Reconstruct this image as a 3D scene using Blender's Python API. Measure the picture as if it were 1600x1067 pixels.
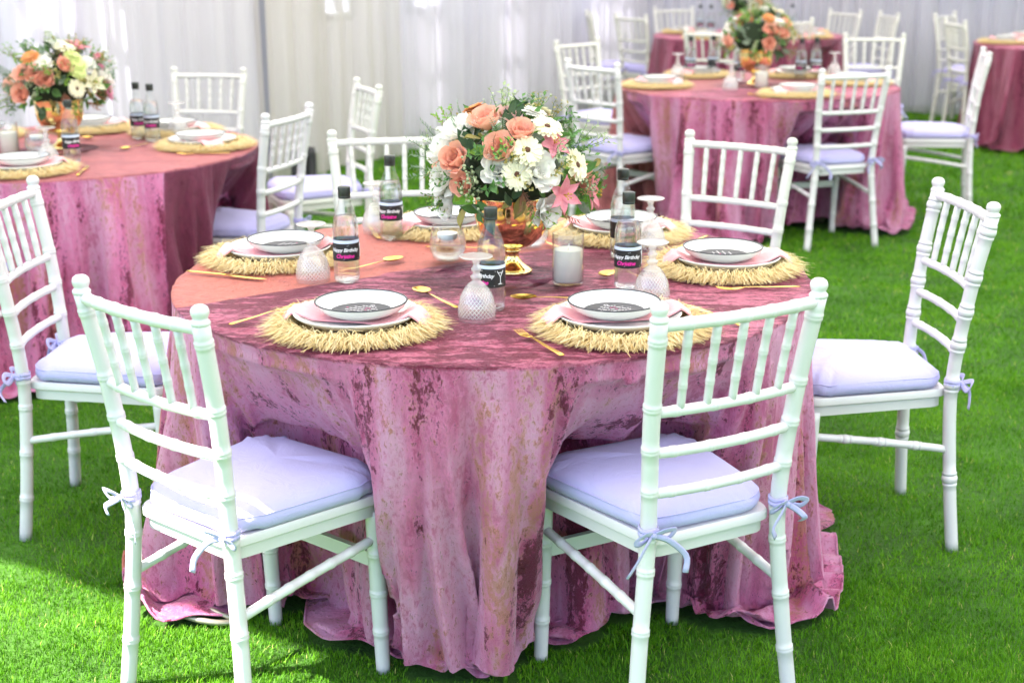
import bpy, math, random
import numpy as np
from mathutils import Matrix, Vector, Euler

for _o in list(bpy.data.objects):
    bpy.data.objects.remove(_o)
rnd = random.Random(11)
rng = np.random.default_rng(7)
PI = math.pi
sc = bpy.context.scene
col = sc.collection

# ------------------------------------------------------------------ camera
CAM_H, PITCH, ROLL, FPX = 1.5716, 0.2779, -0.0043, 2228.92
cam_d = bpy.data.cameras.new('camera')
cam_d.sensor_width = 36.0
cam_d.lens = FPX / 1600 * 36
cam_d.clip_start = 0.05
cam_d.clip_end = 900
cam = bpy.data.objects.new('camera', cam_d)
col.objects.link(cam)
_up0 = Vector((0, math.sin(PITCH), math.cos(PITCH)))
_fw = Vector((0, math.cos(PITCH), -math.sin(PITCH)))
_rt = Vector((math.cos(ROLL), 0, 0)) + math.sin(ROLL) * _up0
_up = Vector((-math.sin(ROLL), 0, 0)) + math.cos(ROLL) * _up0
cam.matrix_world = Matrix(((_rt.x, _up.x, -_fw.x, 0), (_rt.y, _up.y, -_fw.y, 0), (_rt.z, _up.z, -_fw.z, CAM_H), (0, 0, 0, 1)))
cam_d.dof.use_dof = True
cam_d.dof.focus_distance = 3.1
cam_d.dof.aperture_fstop = 3.5
cam_d.dof.aperture_blades = 9
sc.camera = cam

# ------------------------------------------------------------------ sky, sun, exposure
SUN_EL = math.radians(50)
SUN_TRAVEL = Vector((0.97, 0.243, 0)).normalized()          # horizontal direction in which the light travels
world = bpy.data.worlds.new('World')
sc.world = world
world.use_nodes = True
_nt = world.node_tree
_sky = _nt.nodes.new('ShaderNodeTexSky')
_sky.sky_type = 'NISHITA'
_sky.sun_disc = False
_sky.sun_elevation = SUN_EL
_sky.sun_rotation = math.atan2(-SUN_TRAVEL.x, -SUN_TRAVEL.y)
_nt.links.new(_sky.outputs[0], _nt.nodes['Background'].inputs['Color'])
_nt.nodes['Background'].inputs['Strength'].default_value = 0.095
sun_d = bpy.data.lights.new('sun', 'SUN')
sun_d.energy = 5.0
sun_d.angle = math.radians(0.6)
sun_d.color = (1.0, 0.94, 0.84)
sun = bpy.data.objects.new('sun', sun_d)
col.objects.link(sun)
SUN_DIR = Vector((SUN_TRAVEL.x * math.cos(SUN_EL), SUN_TRAVEL.y * math.cos(SUN_EL), -math.sin(SUN_EL)))
sun.rotation_euler = SUN_DIR.to_track_quat('-Z', 'Y').to_euler()
sun.location = (-8, -2, 9)
sc.view_settings.view_transform = 'Standard'
sc.view_settings.look = 'None'
sc.view_settings.gamma = 1.0
sc.view_settings.use_curve_mapping = False
sc.view_settings.exposure = 2.42
sc.render.engine = 'CYCLES'
cy = sc.cycles
cy.use_adaptive_sampling = True
cy.adaptive_threshold = .02
cy.use_denoising = True
cy.denoiser = 'OPENIMAGEDENOISE'
cy.max_bounces = 9
cy.diffuse_bounces = 4
cy.glossy_bounces = 4
cy.transmission_bounces = 8
cy.transparent_max_bounces = 24
cy.caustics_reflective = False
cy.caustics_refractive = False
cy.sample_clamp_indirect = 6.0

# ------------------------------------------------------------------ materials
MATS = {}
class NG:
    """small helper round a material's node tree"""
    def __init__(self, name):
        self.m = bpy.data.materials.new(name)
        self.m.use_nodes = True
        self.t = self.m.node_tree
        self.b = self.t.nodes['Principled BSDF']
        self.out = self.t.nodes['Material Output']
        MATS[name] = self.m
    def n(self, kind, **kw):
        nd = self.t.nodes.new('ShaderNode' + kind)
        for k, v in kw.items():
            if k in nd.inputs.keys():
                nd.inputs[k].default_value = v
            else:
                setattr(nd, k, v)
        return nd
    def l(self, a, b):
        self.t.links.new(a, b)
    def set(self, **kw):
        for k, v in kw.items():
            self.b.inputs[k.replace('_', ' ')].default_value = v
        return self
    def coord(self, which='Object', scale=(1, 1, 1)):
        c = self.n('TexCoord')
        mp = self.n('Mapping')
        mp.inputs['Scale'].default_value = scale
        self.l(c.outputs[which], mp.inputs['Vector'])
        return mp.outputs[0]
    def noise(self, vec, scale, detail=4, rough=.55, dist=0.0):
        nd = self.n('TexNoise')
        nd.inputs['Scale'].default_value = scale
        nd.inputs['Detail'].default_value = detail
        nd.inputs['Roughness'].default_value = rough
        nd.inputs['Distortion'].default_value = dist
        if vec is not None:
            self.l(vec, nd.inputs['Vector'])
        return nd.outputs['Fac']
    def ramp(self, fac, stops):
        r = self.n('ValToRGB')
        el = r.color_ramp.elements
        while len(el) < len(stops):
            el.new(0.5)
        for e, (p, c) in zip(el, stops):
            e.position = p
            e.color = (c, c, c, 1) if isinstance(c, (int, float)) else (c[0], c[1], c[2], 1)
        self.l(fac, r.inputs[0])
        return r.outputs[0]
    def mix(self, fac, a, b, mode='MIX'):
        m = self.n('Mix', data_type='RGBA', blend_type=mode)
        for sock, v in ((m.inputs[0], fac), (m.inputs[6], a), (m.inputs[7], b)):
            if hasattr(v, 'is_linked'):
                self.l(v, sock)
            elif isinstance(v, (int, float)):
                sock.default_value = v if sock == m.inputs[0] else (v, v, v, 1)
            else:
                sock.default_value = (v[0], v[1], v[2], 1)
        return m.outputs[2]
    def math(self, op, a, b=None, c=None):
        m = self.n('Math', operation=op)
        for s, v in zip(m.inputs, (a, b, c)):
            if v is None:
                continue
            if hasattr(v, 'is_linked'):
                self.l(v, s)
            else:
                s.default_value = v
        return m.outputs[0]
    def bump(self, h, strength=.3, dist=.01):
        b = self.n('Bump')
        b.inputs['Strength'].default_value = strength
        b.inputs['Distance'].default_value = dist
        self.l(h, b.inputs['Height'])
        self.l(b.outputs[0], self.b.inputs['Normal'])
        return b.outputs[0]
    def base(self, sock):
        self.l(sock, self.b.inputs['Base Color'])

def plain(name, c, rough=.5, var=.08, vscale=20, bump=0, bscale=60, **kw):
    g = NG(name)
    g.set(Roughness=rough, **kw)
    v = g.coord()
    f = g.noise(v, vscale, 4)
    g.base(g.mix(f, [x * (1 - var) for x in c], [min(1, x * (1 + var)) for x in c]))
    if bump:
        g.bump(g.noise(v, bscale, 4), bump, .004)
    return g.m

# painted resin of the chairs: white, faintly pink against green bounce light, scuffed a little
g = NG('chair_paint')
g.set(Roughness=.33)
g.b.inputs['Coat Weight'].default_value = .15
v = g.coord()
sc1 = g.ramp(g.noise(v, 38, 6, .7, 1.0), [(.66, 0), (.74, 1)])
sc2 = g.ramp(g.noise(v, 5, 3), [(.5, 0), (.62, 1)])
wear = g.math('MULTIPLY', sc1, sc2)
c1 = g.mix(g.noise(v, 9, 3), (.635, .60, .625), (.685, .655, .675))
g.base(g.mix(g.math('MULTIPLY', wear, .55), c1, (.60, .56, .46)))
g.bump(g.noise(v, 120, 3), .06, .002)

g = NG('chair_paint_ivory')
g.set(Roughness=.36)
v = g.coord()
g.base(g.mix(g.noise(v, 9, 3), (.60, .585, .54), (.655, .64, .595)))

# cushion cotton, pale lilac white
g = NG('cushion_cotton')
g.set(Roughness=.85, Sheen_Weight=.15)
v = g.coord()
g.base(g.mix(g.noise(v, 7, 4), (.445, .405, .72), (.495, .465, .76)))
wv = g.noise(g.coord('Object', (1, 1, 1)), 14, 5, .6, 1.4)
fine = g.noise(v, 420, 2)
g.bump(g.math('ADD', wv, g.math('MULTIPLY', fine, .06)), .32, .012)

def velvet(name, light, mid, dark, gold, salmon, seam, top_dark, topsal=0.0):
    """crushed velvet: the pile lies in different directions in irregular flecks; sheen and grass reflections painted in; two fabric widths meet at a seam"""
    g = NG(name)
    v = g.coord('Object', (1, 1, .5))
    n1 = g.noise(v, 33, 10, .78, .15)
    n2 = g.noise(v, 72, 10, .80, .2)
    n4 = g.noise(v, 6.5, 6, .65, .3)
    st1 = g.noise(g.coord('Object', (1, 1, .10)), 11, 3, .55, .3)          # vertical streaks for the painted sheen and the fleck bands
    vs = g.n('VectorMath', operation='ADD'); g.l(g.coord('Object', (1, 1, .09)), vs.inputs[0]); vs.inputs[1].default_value = (3.1, 7.7, 1.3)
    st2 = g.noise(vs.outputs[0], 9, 3, .55, .3)
    n3 = st2
    mixn = g.math('ADD', g.math('ADD', g.math('MULTIPLY', n1, .45), g.math('MULTIPLY', n2, .35)), g.math('MULTIPLY', n4, .20))
    flm = g.math('ADD', g.math('ADD', g.math('MULTIPLY', n1, .30), g.math('MULTIPLY', n2, .42)), g.math('MULTIPLY', g.noise(v, 150, 6, .75, .2), .28))
    fleck = g.ramp(g.math('ADD', flm, g.math('MULTIPLY', g.math('SUBTRACT', st1, .5), .62)), [(.555, 0), (.585, .9)])
    fine = g.ramp(g.math('ADD', g.math('MULTIPLY', n2, .65), g.math('MULTIPLY', n4, .35)), [(.43, 0), (.52, 1)])
    body = g.mix(fine, mid, light)
    pale = [min(1, x * k) for x, k in zip(light, (1.07, 1.70, 1.34))]  # colour of the silvery highlights painted along the folds
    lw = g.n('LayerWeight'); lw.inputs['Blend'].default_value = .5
    painted_sheen = g.math('MAXIMUM', g.ramp(g.math('ADD', g.math('MULTIPLY', st1, .6), g.math('MULTIPLY', n2, .4)), [(.45, 1.0), (.51, 0)]), g.ramp(lw.outputs['Facing'], [(.35, 0), (.75, .9)]))  # sheen painted into the colour, in vertical streaks and at grazing angles
    body = g.mix(g.math('MULTIPLY', painted_sheen, g.math('ADD', g.math('MULTIPLY', fine, .75), .25)), body, pale)
    grass_reflection = g.math('MULTIPLY', g.ramp(g.math('ADD', g.math('MULTIPLY', st2, .42), g.math('MULTIPLY', n2, .58)), [(.532, 0), (.572, 1)]), .68)  # reflections of the lit grass, painted in as gold streaks
    body = g.mix(grass_reflection, body, gold)
    sep = g.n('SeparateXYZ')
    tc = g.n('TexCoord')
    g.l(tc.outputs['Object'], sep.inputs[0])
    ontop = g.ramp(sep.outputs[2], [(.746, 0), (.754, 1)])
    vt = g.coord('Object', (.6, 1.5, 1))
    tn = g.math('ADD', g.math('ADD', g.math('MULTIPLY', g.noise(vt, 20, 10, .80, .15), .45), g.math('MULTIPLY', g.noise(vt, 60, 9, .8, .15), .3)), g.math('MULTIPLY', g.noise(vt, 5, 5, .6, .2), .25))
    topfl = g.math('MULTIPLY', g.ramp(tn, [(.474, 0), (.508, 1)]), top_dark)
    body = g.mix(ontop, body, g.mix(fine, (.48, .075, .15), (.80, .24, .36)))  # top coloured redder to offset the lilac sky reflection
    flk = g.mix(ontop, fleck, topfl)
    nap1 = g.mix(flk, body, dark)
    sal = g.mix(g.ramp(g.noise(v, 40, 7, .7, .3), [(.35, 0), (.65, 1)]), [x * .80 for x in salmon], [min(1, x * 1.15) for x in salmon])
    sal = g.mix(g.math('MULTIPLY', g.ramp(mixn, [(.55, 0), (.60, 1)]), .30), sal, mid)
    if topsal:
        tsal = g.mix(g.math('MULTIPLY', topfl, .6), g.mix(g.noise(v, 40, 6, .7), (.60, .18, .17), (.80, .30, .28)), dark)
        nap1 = g.mix(g.math('MULTIPLY', ontop, topsal), nap1, tsal)
    nx, ny, d = seam
    side = g.math('ADD', g.math('ADD', g.math('MULTIPLY', sep.outputs[0], nx), g.math('MULTIPLY', sep.outputs[1], ny)), -d)
    side = g.math('ADD', side, g.math('MULTIPLY', g.math('SUBTRACT', n4, .5), .02))
    side = g.math('SUBTRACT', side, g.math('MULTIPLY', g.math('SUBTRACT', 1.0, ontop), .0 if topsal else .22))
    sm = g.ramp(g.math('MULTIPLY', side, 40), [(.0, 0), (.25, 1)])
    if topsal:
        sm = g.math('MULTIPLY', sm, g.math('SUBTRACT', 1.0, ontop))
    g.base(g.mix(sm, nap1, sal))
    # the crushed pile shines like satin, each fleck of it leaning its own way
    g.set(Metallic=.22)
    g.l(g.ramp(n2, [(.35, .42), (.65, .24)]), g.b.inputs['Roughness'])
    g.b.inputs['Specular IOR Level'].default_value = .5
    g.b.inputs['Specular Tint'].default_value = (1.0, .62, .80, 1)
    g.b.inputs['Sheen Weight'].default_value = .12
    g.b.inputs['Sheen Roughness'].default_value = .28
    g.b.inputs['Sheen Tint'].default_value = (1.0, .62, .80, 1)
    h = g.math('ADD', mixn, g.math('MULTIPLY', n2, .5))
    g.bump(h, 1.0, .022)
    return g.m

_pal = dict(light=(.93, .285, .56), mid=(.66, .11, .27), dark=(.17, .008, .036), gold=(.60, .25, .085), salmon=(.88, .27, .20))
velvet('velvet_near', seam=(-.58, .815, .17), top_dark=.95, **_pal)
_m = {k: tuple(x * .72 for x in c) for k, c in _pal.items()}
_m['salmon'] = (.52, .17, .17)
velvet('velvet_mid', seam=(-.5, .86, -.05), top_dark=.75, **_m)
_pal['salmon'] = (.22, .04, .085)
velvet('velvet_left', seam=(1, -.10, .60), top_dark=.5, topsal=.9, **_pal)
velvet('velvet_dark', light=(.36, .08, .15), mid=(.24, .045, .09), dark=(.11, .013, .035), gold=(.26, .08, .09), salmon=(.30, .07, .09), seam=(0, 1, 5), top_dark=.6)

plain('table_wood', (.30, .20, .11), .6, .2)
plain('table_steel', (.42, .38, .30), .4, .1, Metallic=.6)

# crockery, glass, metal
g = NG('white_china'); g.set(Roughness=.12); g.b.inputs['Coat Weight'].default_value = .4
g.base(g.mix(g.noise(g.coord(), 8, 3), (.60, .59, .575), (.66, .65, .635)))
g = NG('bowl_rim'); g.set(Roughness=.25); g.base(g.mix(g.noise(g.coord(), 60, 3), (.012, .013, .02), (.04, .04, .05)))
g = NG('napkin_cotton'); g.set(Roughness=.9, Sheen_Weight=.25)
v = g.coord(); g.base(g.mix(g.noise(v, 18, 4), (.84, .33, .36), (.88, .42, .45)))
g.bump(g.math('ADD', g.noise(v, 24, 4, .6, .8), g.math('MULTIPLY', g.noise(v, 500, 2), .1)), .4, .006)
g = NG('gold_metal'); g.set(Metallic=1.0, Roughness=.24)
g.base(g.mix(g.noise(g.coord(), 12, 4), (.72, .42, .09), (.86, .56, .17)))
g = NG('rose_gold'); g.set(Metallic=1.0, Roughness=.09)
g.base(g.mix(g.noise(g.coord(), 6, 3), (.94, .70, .28), (.97, .80, .38)))
g = NG('card_black'); g.set(Roughness=.55); g.base(g.mix(g.noise(g.coord(), 60, 3), (.028, .026, .034), (.05, .045, .055)))
plain('card_print', (.75, .70, .72), .6, .05)
plain('card_print_pink', (.70, .12, .30), .6, .05)
plain('label_black', (.012, .012, .014), .45, .3)
plain('label_white', (.85, .85, .86), .5, .04)
plain('label_clear', (.62, .70, .86), .4, .05)
plain('label_pink', (.86, .02, .36), .5, .05)
plain('cap_black', (.02, .024, .022), .38, .3)
g = NG('candle_wax'); g.set(Roughness=.5); g.b.inputs['Subsurface Weight'].default_value = .1
g.b.inputs['Subsurface Radius'].default_value = (.02, .015, .01)
g.base(g.mix(g.noise(g.coord(), 20, 3), (.90, .85, .74), (.94, .90, .81)))
plain('wick', (.12, .10, .08), .9)

def thin_glass(name, tint, body=0.0, bodycol=(.9, .85, .85), ior=1.5, rough=.02, cut=False):
    """thin-walled clear glass: Fresnel reflection over see-through, with a little cloudiness"""
    g = NG(name)
    lw = g.n('LayerWeight'); lw.inputs['Blend'].default_value = .5
    f0 = ((ior - 1) / (ior + 1)) ** 2
    frs = g.math('ADD', g.math('MULTIPLY', g.math('POWER', lw.outputs['Facing'], 4.0), .85), f0 * 1.6)
    tr = g.n('BsdfTransparent'); tr.inputs[0].default_value = (*tint, 1)
    gl = g.n('BsdfGlossy'); gl.inputs['Roughness'].default_value = rough
    mx = g.n('MixShader'); g.l(frs, mx.inputs[0]); g.l(tr.outputs[0], mx.inputs[1]); g.l(gl.outputs[0], mx.inputs[2])
    out = mx.outputs[0]
    if body:
        df = g.n('BsdfDiffuse'); df.inputs[0].default_value = (*bodycol, 1)
        tl = g.n('BsdfTranslucent'); tl.inputs[0].default_value = (*bodycol, 1)
        m1 = g.n('MixShader'); m1.inputs[0].default_value = .5
        g.l(df.outputs[0], m1.inputs[1]); g.l(tl.outputs[0], m1.inputs[2])
        m2 = g.n('MixShader')
        bf = g.math('MULTIPLY', g.ramp(g.noise(g.coord(), 30, 2), [(.3, .7), (.7, 1.0)]), body)
        if cut:                                             # crossed cuts ground into the bowl
            sp = g.n('SeparateXYZ'); tco = g.n('TexCoord'); g.l(tco.outputs['Object'], sp.inputs[0])
            an = g.math('MULTIPLY', g.math('ARCTAN2', sp.outputs[1], sp.outputs[0]), 14.0)
            zz = g.math('MULTIPLY', sp.outputs[2], 310.0)
            l1 = g.math('POWER', g.math('SUBTRACT', 1.0, g.math('ABSOLUTE', g.math('SINE', g.math('ADD', an, zz)))), 3.0)
            l2 = g.math('POWER', g.math('SUBTRACT', 1.0, g.math('ABSOLUTE', g.math('SINE', g.math('SUBTRACT', an, zz)))), 3.0)
            zone = g.math('MULTIPLY', g.math('GREATER_THAN', sp.outputs[2], .010), g.math('LESS_THAN', sp.outputs[2], .066))
            bf = g.math('ADD', bf, g.math('MULTIPLY', g.math('MULTIPLY', g.math('MAXIMUM', l1, l2), zone), .45))
            bf = g.math('ADD', bf, g.math('MULTIPLY', g.math('GREATER_THAN', sp.outputs[2], .078), .20))
        g.l(bf, m2.inputs[0])
        g.l(out, m2.inputs[1]); g.l(m1.outputs[0], m2.inputs[2]); out = m2.outputs[0]
    g.l(out, g.out.inputs['Surface'])
    return g.m
thin_glass('clear_glass', (.97, .98, .98))
thin_glass('cut_glass', (.975, .97, .97), body=.10, bodycol=(.95, .93, .93), ior=1.7, rough=.04, cut=True)
thin_glass('bottle_glass', (.95, .97, .97), ior=1.52)
thin_glass('window_film', (.80, .84, .97), body=.10, bodycol=(.8, .82, .95))
g = NG('water')
gls = g.n('BsdfGlass'); gls.inputs['IOR'].default_value = 1.333; gls.inputs['Roughness'].default_value = 0.0; gls.inputs[0].default_value = (.99, 1, 1, 1)
trn = g.n('BsdfTransparent'); trn.inputs[0].default_value = (.97, .985, .99, 1)
mxw = g.n('MixShader'); mxw.inputs[0].default_value = .55
g.l(gls.outputs[0], mxw.inputs[1]); g.l(trn.outputs[0], mxw.inputs[2]); g.l(mxw.outputs[0], g.out.inputs['Surface'])

# raffia
g = NG('raffia')
g.set(Roughness=.75)
v = g.coord()
at = g.n('Attribute'); at.attribute_name = 'tint'
g.base(g.ramp(g.math('ADD', g.math('MULTIPLY', at.outputs['Fac'], .8), g.math('MULTIPLY', g.noise(v, 30, 3), .2)), [(.0, (.56, .37, .13)), (.35, (.80, .62, .30)), (1.0, (.88, .79, .54))]))
tl = g.n('BsdfTranslucent'); mx = g.n('MixShader'); mx.inputs[0].default_value = .35
g.l(g.b.inputs['Base Color'].links[0].from_socket, tl.inputs[0])
g.l(g.b.outputs[0], mx.inputs[1]); g.l(tl.outputs[0], mx.inputs[2]); g.l(mx.outputs[0], g.out.inputs['Surface'])
g = NG('raffia_weave'); g.set(Roughness=.8)
v = g.coord(); g.base(g.mix(g.noise(v, 90, 3), (.36, .22, .07), (.62, .43, .18)))
g.bump(g.noise(v, 260, 3), .5, .003)

# petals and leaves
def petal(name, a, b, spread=.3):
    g = NG(name)
    g.set(Roughness=.6, Sheen_Weight=.2)
    v = g.coord()
    c = g.mix(g.ramp(g.noise(v, 35, 4, .6, .5), [(.35, 0), (.65, 1)]), a, b)
    g.base(c)
    tl = g.n('BsdfTranslucent'); g.l(c, tl.inputs[0])
    mx = g.n('MixShader'); mx.inputs[0].default_value = spread
    g.l(g.b.outputs[0], mx.inputs[1]); g.l(tl.outputs[0], mx.inputs[2]); g.l(mx.outputs[0], g.out.inputs['Surface'])
    g.bump(g.noise(v, 90, 3), .25, .004)
petal('petal_coral', (.93, .40, .27), (.96, .62, .50))
petal('petal_blush', (.88, .50, .46), (.92, .66, .62))
petal('petal_white', (.92, .89, .83), (.97, .95, .91))
petal('petal_cream', (.90, .83, .55), (.95, .92, .78))
petal('petal_pink', (.88, .22, .33), (.94, .46, .52))
petal('petal_hotpink', (.80, .22, .42), (.86, .42, .58))
petal('petal_orange', (.70, .24, .06), (.82, .38, .12))
petal('petal_lime', (.66, .74, .22), (.78, .82, .42))
petal('leaf_dark', (.022, .055, .018), (.05, .11, .035), .2)
petal('leaf_mid', (.06, .17, .03), (.12, .27, .06), .3)
petal('leaf_bright', (.16, .36, .03), (.28, .48, .07), .35)
petal('leaf_pale', (.34, .42, .22), (.50, .56, .34), .3)
petal('leaf_grey', (.20, .28, .20), (.34, .42, .33), .3)
petal('leaf_olive', (.28, .25, .06), (.42, .34, .10), .3)
petal('leaf_rust', (.26, .09, .05), (.38, .16, .09), .2)
plain('flower_eye', (.10, .04, .02), .9, .4, 120)
plain('flower_ring', (.62, .46, .10), .9, .3, 120)
plain('stamen', (.55, .30, .04), .7)
plain('floral_foam', (.02, .035, .015), .95)

# lawn
g = NG('lawn_soil')
g.set(Roughness=.95)
v = g.coord()
g.base(g.mix(g.ramp(g.noise(v, 5, 6, .6), [(.35, 0), (.65, 1)]), (.022, .075, .002), (.045, .14, .004)))
g.bump(g.noise(v, 60, 5), .6, .02)
g = NG('grass_blade')
g.set(Roughness=.55)
g.b.inputs['Specular IOR Level'].default_value = .25
at = g.n('Attribute'); at.attribute_name = 'tint'
v = g.coord()
pat = g.ramp(g.noise(v, 3.2, 6, .68, .4), [(.34, 0), (.66, 1)])
tt = g.math('ADD', g.math('MULTIPLY', at.outputs['Fac'], .68), g.math('MULTIPLY', pat, .34))
c = g.ramp(tt, [(.12, (.028, .10, .002)), (.40, (.070, .225, .004)), (.66, (.135, .35, .007)), (.90, (.24, .46, .025)), (1.0, (.48, .48, .14))])
g.base(c)
tl = g.n('BsdfTranslucent'); g.l(c, tl.inputs[0])
mx = g.n('MixShader'); mx.inputs[0].default_value = .35
g.l(g.b.outputs[0], mx.inputs[1]); g.l(tl.outputs[0], mx.inputs[2]); g.l(mx.outputs[0], g.out.inputs['Surface'])

# marquee fabric and drapes
def fabric(name, c, transl, transp=0.0, fold=None):
    g = NG(name)
    v = g.coord()
    cc = g.mix(g.noise(v, 1.3, 4), [x * .93 for x in c], c)
    df = g.n('BsdfDiffuse'); g.l(cc, df.inputs[0])
    tl = g.n('BsdfTranslucent'); g.l(cc, tl.inputs[0])
    m1 = g.n('MixShader'); m1.inputs[0].default_value = transl
    g.l(df.outputs[0], m1.inputs[1]); g.l(tl.outputs[0], m1.inputs[2])
    out = m1.outputs[0]
    if transp:
        tr = g.n('BsdfTransparent')
        m2 = g.n('MixShader'); m2.inputs[0].default_value = transp
        g.l(out, m2.inputs[1]); g.l(tr.outputs[0], m2.inputs[2]); out = m2.outputs[0]
    g.l(out, g.out.inputs['Surface'])
fabric('canopy', (.88, .87, .85), .42)
fabric('wall_fabric', (.62, .60, .63), .12)
fabric('sheer', (.72, .695, .745), .5, .30)
fabric('sheer_ivory', (.70, .665, .63), .5, .28)
fabric('gap_shade', (.30, .30, .36), .3)
plain('frame_white', (.84, .85, .88), .4, .03)
plain('black_metal', (.015, .015, .017), .5, .2)
plain('added_paving', (.40, .39, .42), .9, .1, 3)

# ------------------------------------------------------------------ mesh helpers
def M(name):
    return MATS[name]

class MB:
    def __init__(self):
        self.V, self.F, self.MI, self.n = [], [], [], 0
    def add(self, V, F, mi=0):
        V = np.asarray(V, float)
        self.V.append(V)
        self.F += [tuple(i + self.n for i in f) for f in F]
        self.MI += [mi] * len(F)
        self.n += len(V)
        return self
    def sweep(self, pts, rad, n=10, mi=0, cap=True, flat=None):
        """tube through pts; rad a number or one per point; flat=(a,b,normal) gives a ribbon section"""
        pts = np.asarray(pts, float)
        k = len(pts)
        rad = np.broadcast_to(np.asarray(rad, float), (k,))
        tg = np.gradient(pts, axis=0)
        tg /= np.linalg.norm(tg, axis=1, keepdims=True) + 1e-12
        ref = np.array(flat[2] if flat else ((0, 0, 1) if abs(tg[0][2]) < .9 else (1, 0, 0)), float)
        u = ref - tg[0] * (ref @ tg[0])
        if np.linalg.norm(u) < 1e-6:
            ref = np.array((1, .2, .1)); u = ref - tg[0] * (ref @ tg[0])
        u /= np.linalg.norm(u)
        V = []
        a = np.arange(n) * 2 * PI / n
        for i in range(k):
            u = u - tg[i] * (u @ tg[i]); u /= np.linalg.norm(u) + 1e-12
            w = np.cross(tg[i], u)
            if flat:
                V += [pts[i] + rad[i] * (flat[0] * math.cos(x) * w + flat[1] * math.sin(x) * u) for x in a]
            else:
                V += [pts[i] + rad[i] * (math.cos(x) * u + math.sin(x) * w) for x in a]
        F = [(i * n + j, i * n + (j + 1) % n, (i + 1) * n + (j + 1) % n, (i + 1) * n + j) for i in range(k - 1) for j in range(n)]
        if cap:
            F.append(tuple(range(n - 1, -1, -1))); F.append(tuple((k - 1) * n + j for j in range(n)))
        return self.add(V, F, mi)
    def lathe(self, prof, n=32, mi=0, c=(0, 0, 0), fn=None):
        """prof: list of (r, z); r = 0 closes with a pole"""
        V, F, idx = [], [], []
        for (r, z) in prof:
            if r <= 1e-6:
                idx.append([len(V)] * n); V.append((c[0], c[1], c[2] + z))
            else:
                b = len(V)
                for j in range(n):
                    t = 2 * PI * j / n
                    rr = r * (fn(t, z) if fn else 1)
                    V.append((c[0] + rr * math.cos(t), c[1] + rr * math.sin(t), c[2] + z))
                idx.append([b + j for j in range(n)])
        for i in range(len(prof) - 1):
            for j in range(n):
                q = [idx[i][j], idx[i][(j + 1) % n], idx[i + 1][(j + 1) % n], idx[i + 1][j]]
                q2 = []
                for x in q:
                    if x not in q2:
                        q2.append(x)
                if len(q2) >= 3:
                    F.append(tuple(q2))
        return self.add(V, F, mi)
    def box(self, lo, hi, mi=0, bev=0.0):
        x0, y0, z0 = lo; x1, y1, z1 = hi
        V = [(x, y, z) for z in (z0, z1) for y in (y0, y1) for x in (x0, x1)]
        return self.add(V, [(0, 2, 3, 1), (4, 5, 7, 6), (0, 1, 5, 4), (2, 6, 7, 3), (0, 4, 6, 2), (1, 3, 7, 5)], mi)
    def grid(self, P, mi=0, wrap=False):
        P = np.asarray(P, float); a, b = P.shape[:2]
        F = [(i % a * b + j, (i + 1) % a * b + j, (i + 1) % a * b + j + 1, i % a * b + j + 1) for i in range(a if wrap else a - 1) for j in range(b - 1)]
        return self.add(P.reshape(-1, 3), F, mi)
    def mesh(self, name, mats, smooth=True):
        me = bpy.data.meshes.new(name)
        me.from_pydata(np.concatenate(self.V).tolist(), [], self.F)
        for m in (mats if isinstance(mats, (list, tuple)) else [mats]):
            me.materials.append(M(m) if isinstance(m, str) else m)
        if any(self.MI):
            me.polygons.foreach_set('material_index', self.MI)
        me.polygons.foreach_set('use_smooth', [smooth] * len(me.polygons))
        me.update()
        return me
    def build(self, name, mats, parent=None, loc=None, smooth=True, rot=None):
        return put(name, self.mesh(name, mats, smooth), parent, loc, rot)

def put(name, me, parent=None, loc=None, rot=None, scale=None):
    o = bpy.data.objects.new(name, me)
    col.objects.link(o)
    if parent:
        o.parent = parent
    if loc is not None:
        o.location = loc
    if rot is not None:
        if isinstance(rot, (tuple, list)):
            o.rotation_euler = rot
        else:
            o.rotation_euler = rot.to_euler()
    if scale is not None:
        o.scale = (scale,) * 3 if isinstance(scale, (int, float)) else scale
    return o

def tag(o, label, cat=None, group=None, kind=None):
    if label: o['label'] = label
    if cat: o['category'] = cat
    if group: o['group'] = group
    if kind: o['kind'] = kind
    return o

def thing(name, loc, rz, label, cat, group=None):
    o = put(name, None, None, loc, (0, 0, rz))
    o.empty_display_size = .1
    return tag(o, label, cat, group)

def copy_tree(o, parent=None):
    c = o.copy()
    col.objects.link(c)
    c.parent = parent
    for ch in KIDS.get(o.name, ()):
        copy_tree(bpy.data.objects[ch], c)
    return c
KIDS = {}
def index_kids(o):
    KIDS[o.name] = [c.name for c in o.children]
    for c in o.children:
        index_kids(c)
def dup(o, loc, rz, label, cat=None, group=None):
    if o.name not in KIDS:
        index_kids(o)
    c = copy_tree(o)
    c.location = loc; c.rotation_euler = (0, 0, rz)
    tag(c, label, cat, group)
    return c

def auto_sharp(me, deg=35):
    me.set_sharp_from_angle(angle=math.radians(deg))

# ------------------------------------------------------------------ layout (metres; camera foot at the origin, looking along +y)
TABLE_H, TABLE_R = .755, .765
T_NEAR = (-.047, 3.454)
T_LEFT = (-1.80, 5.68)
T_MID = (1.37, 8.05)
T_FAR = (1.97, 12.1)
T_EDGE = (4.32, 11.0)
WALL_A = np.array((-1.37, 9.6)); WALL_DIR = np.array((.504, .864))       # left drape line on the lawn
CORNER = np.array((1.33, 14.23)); WALL2_DIR = np.array((.864, -.504))

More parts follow.
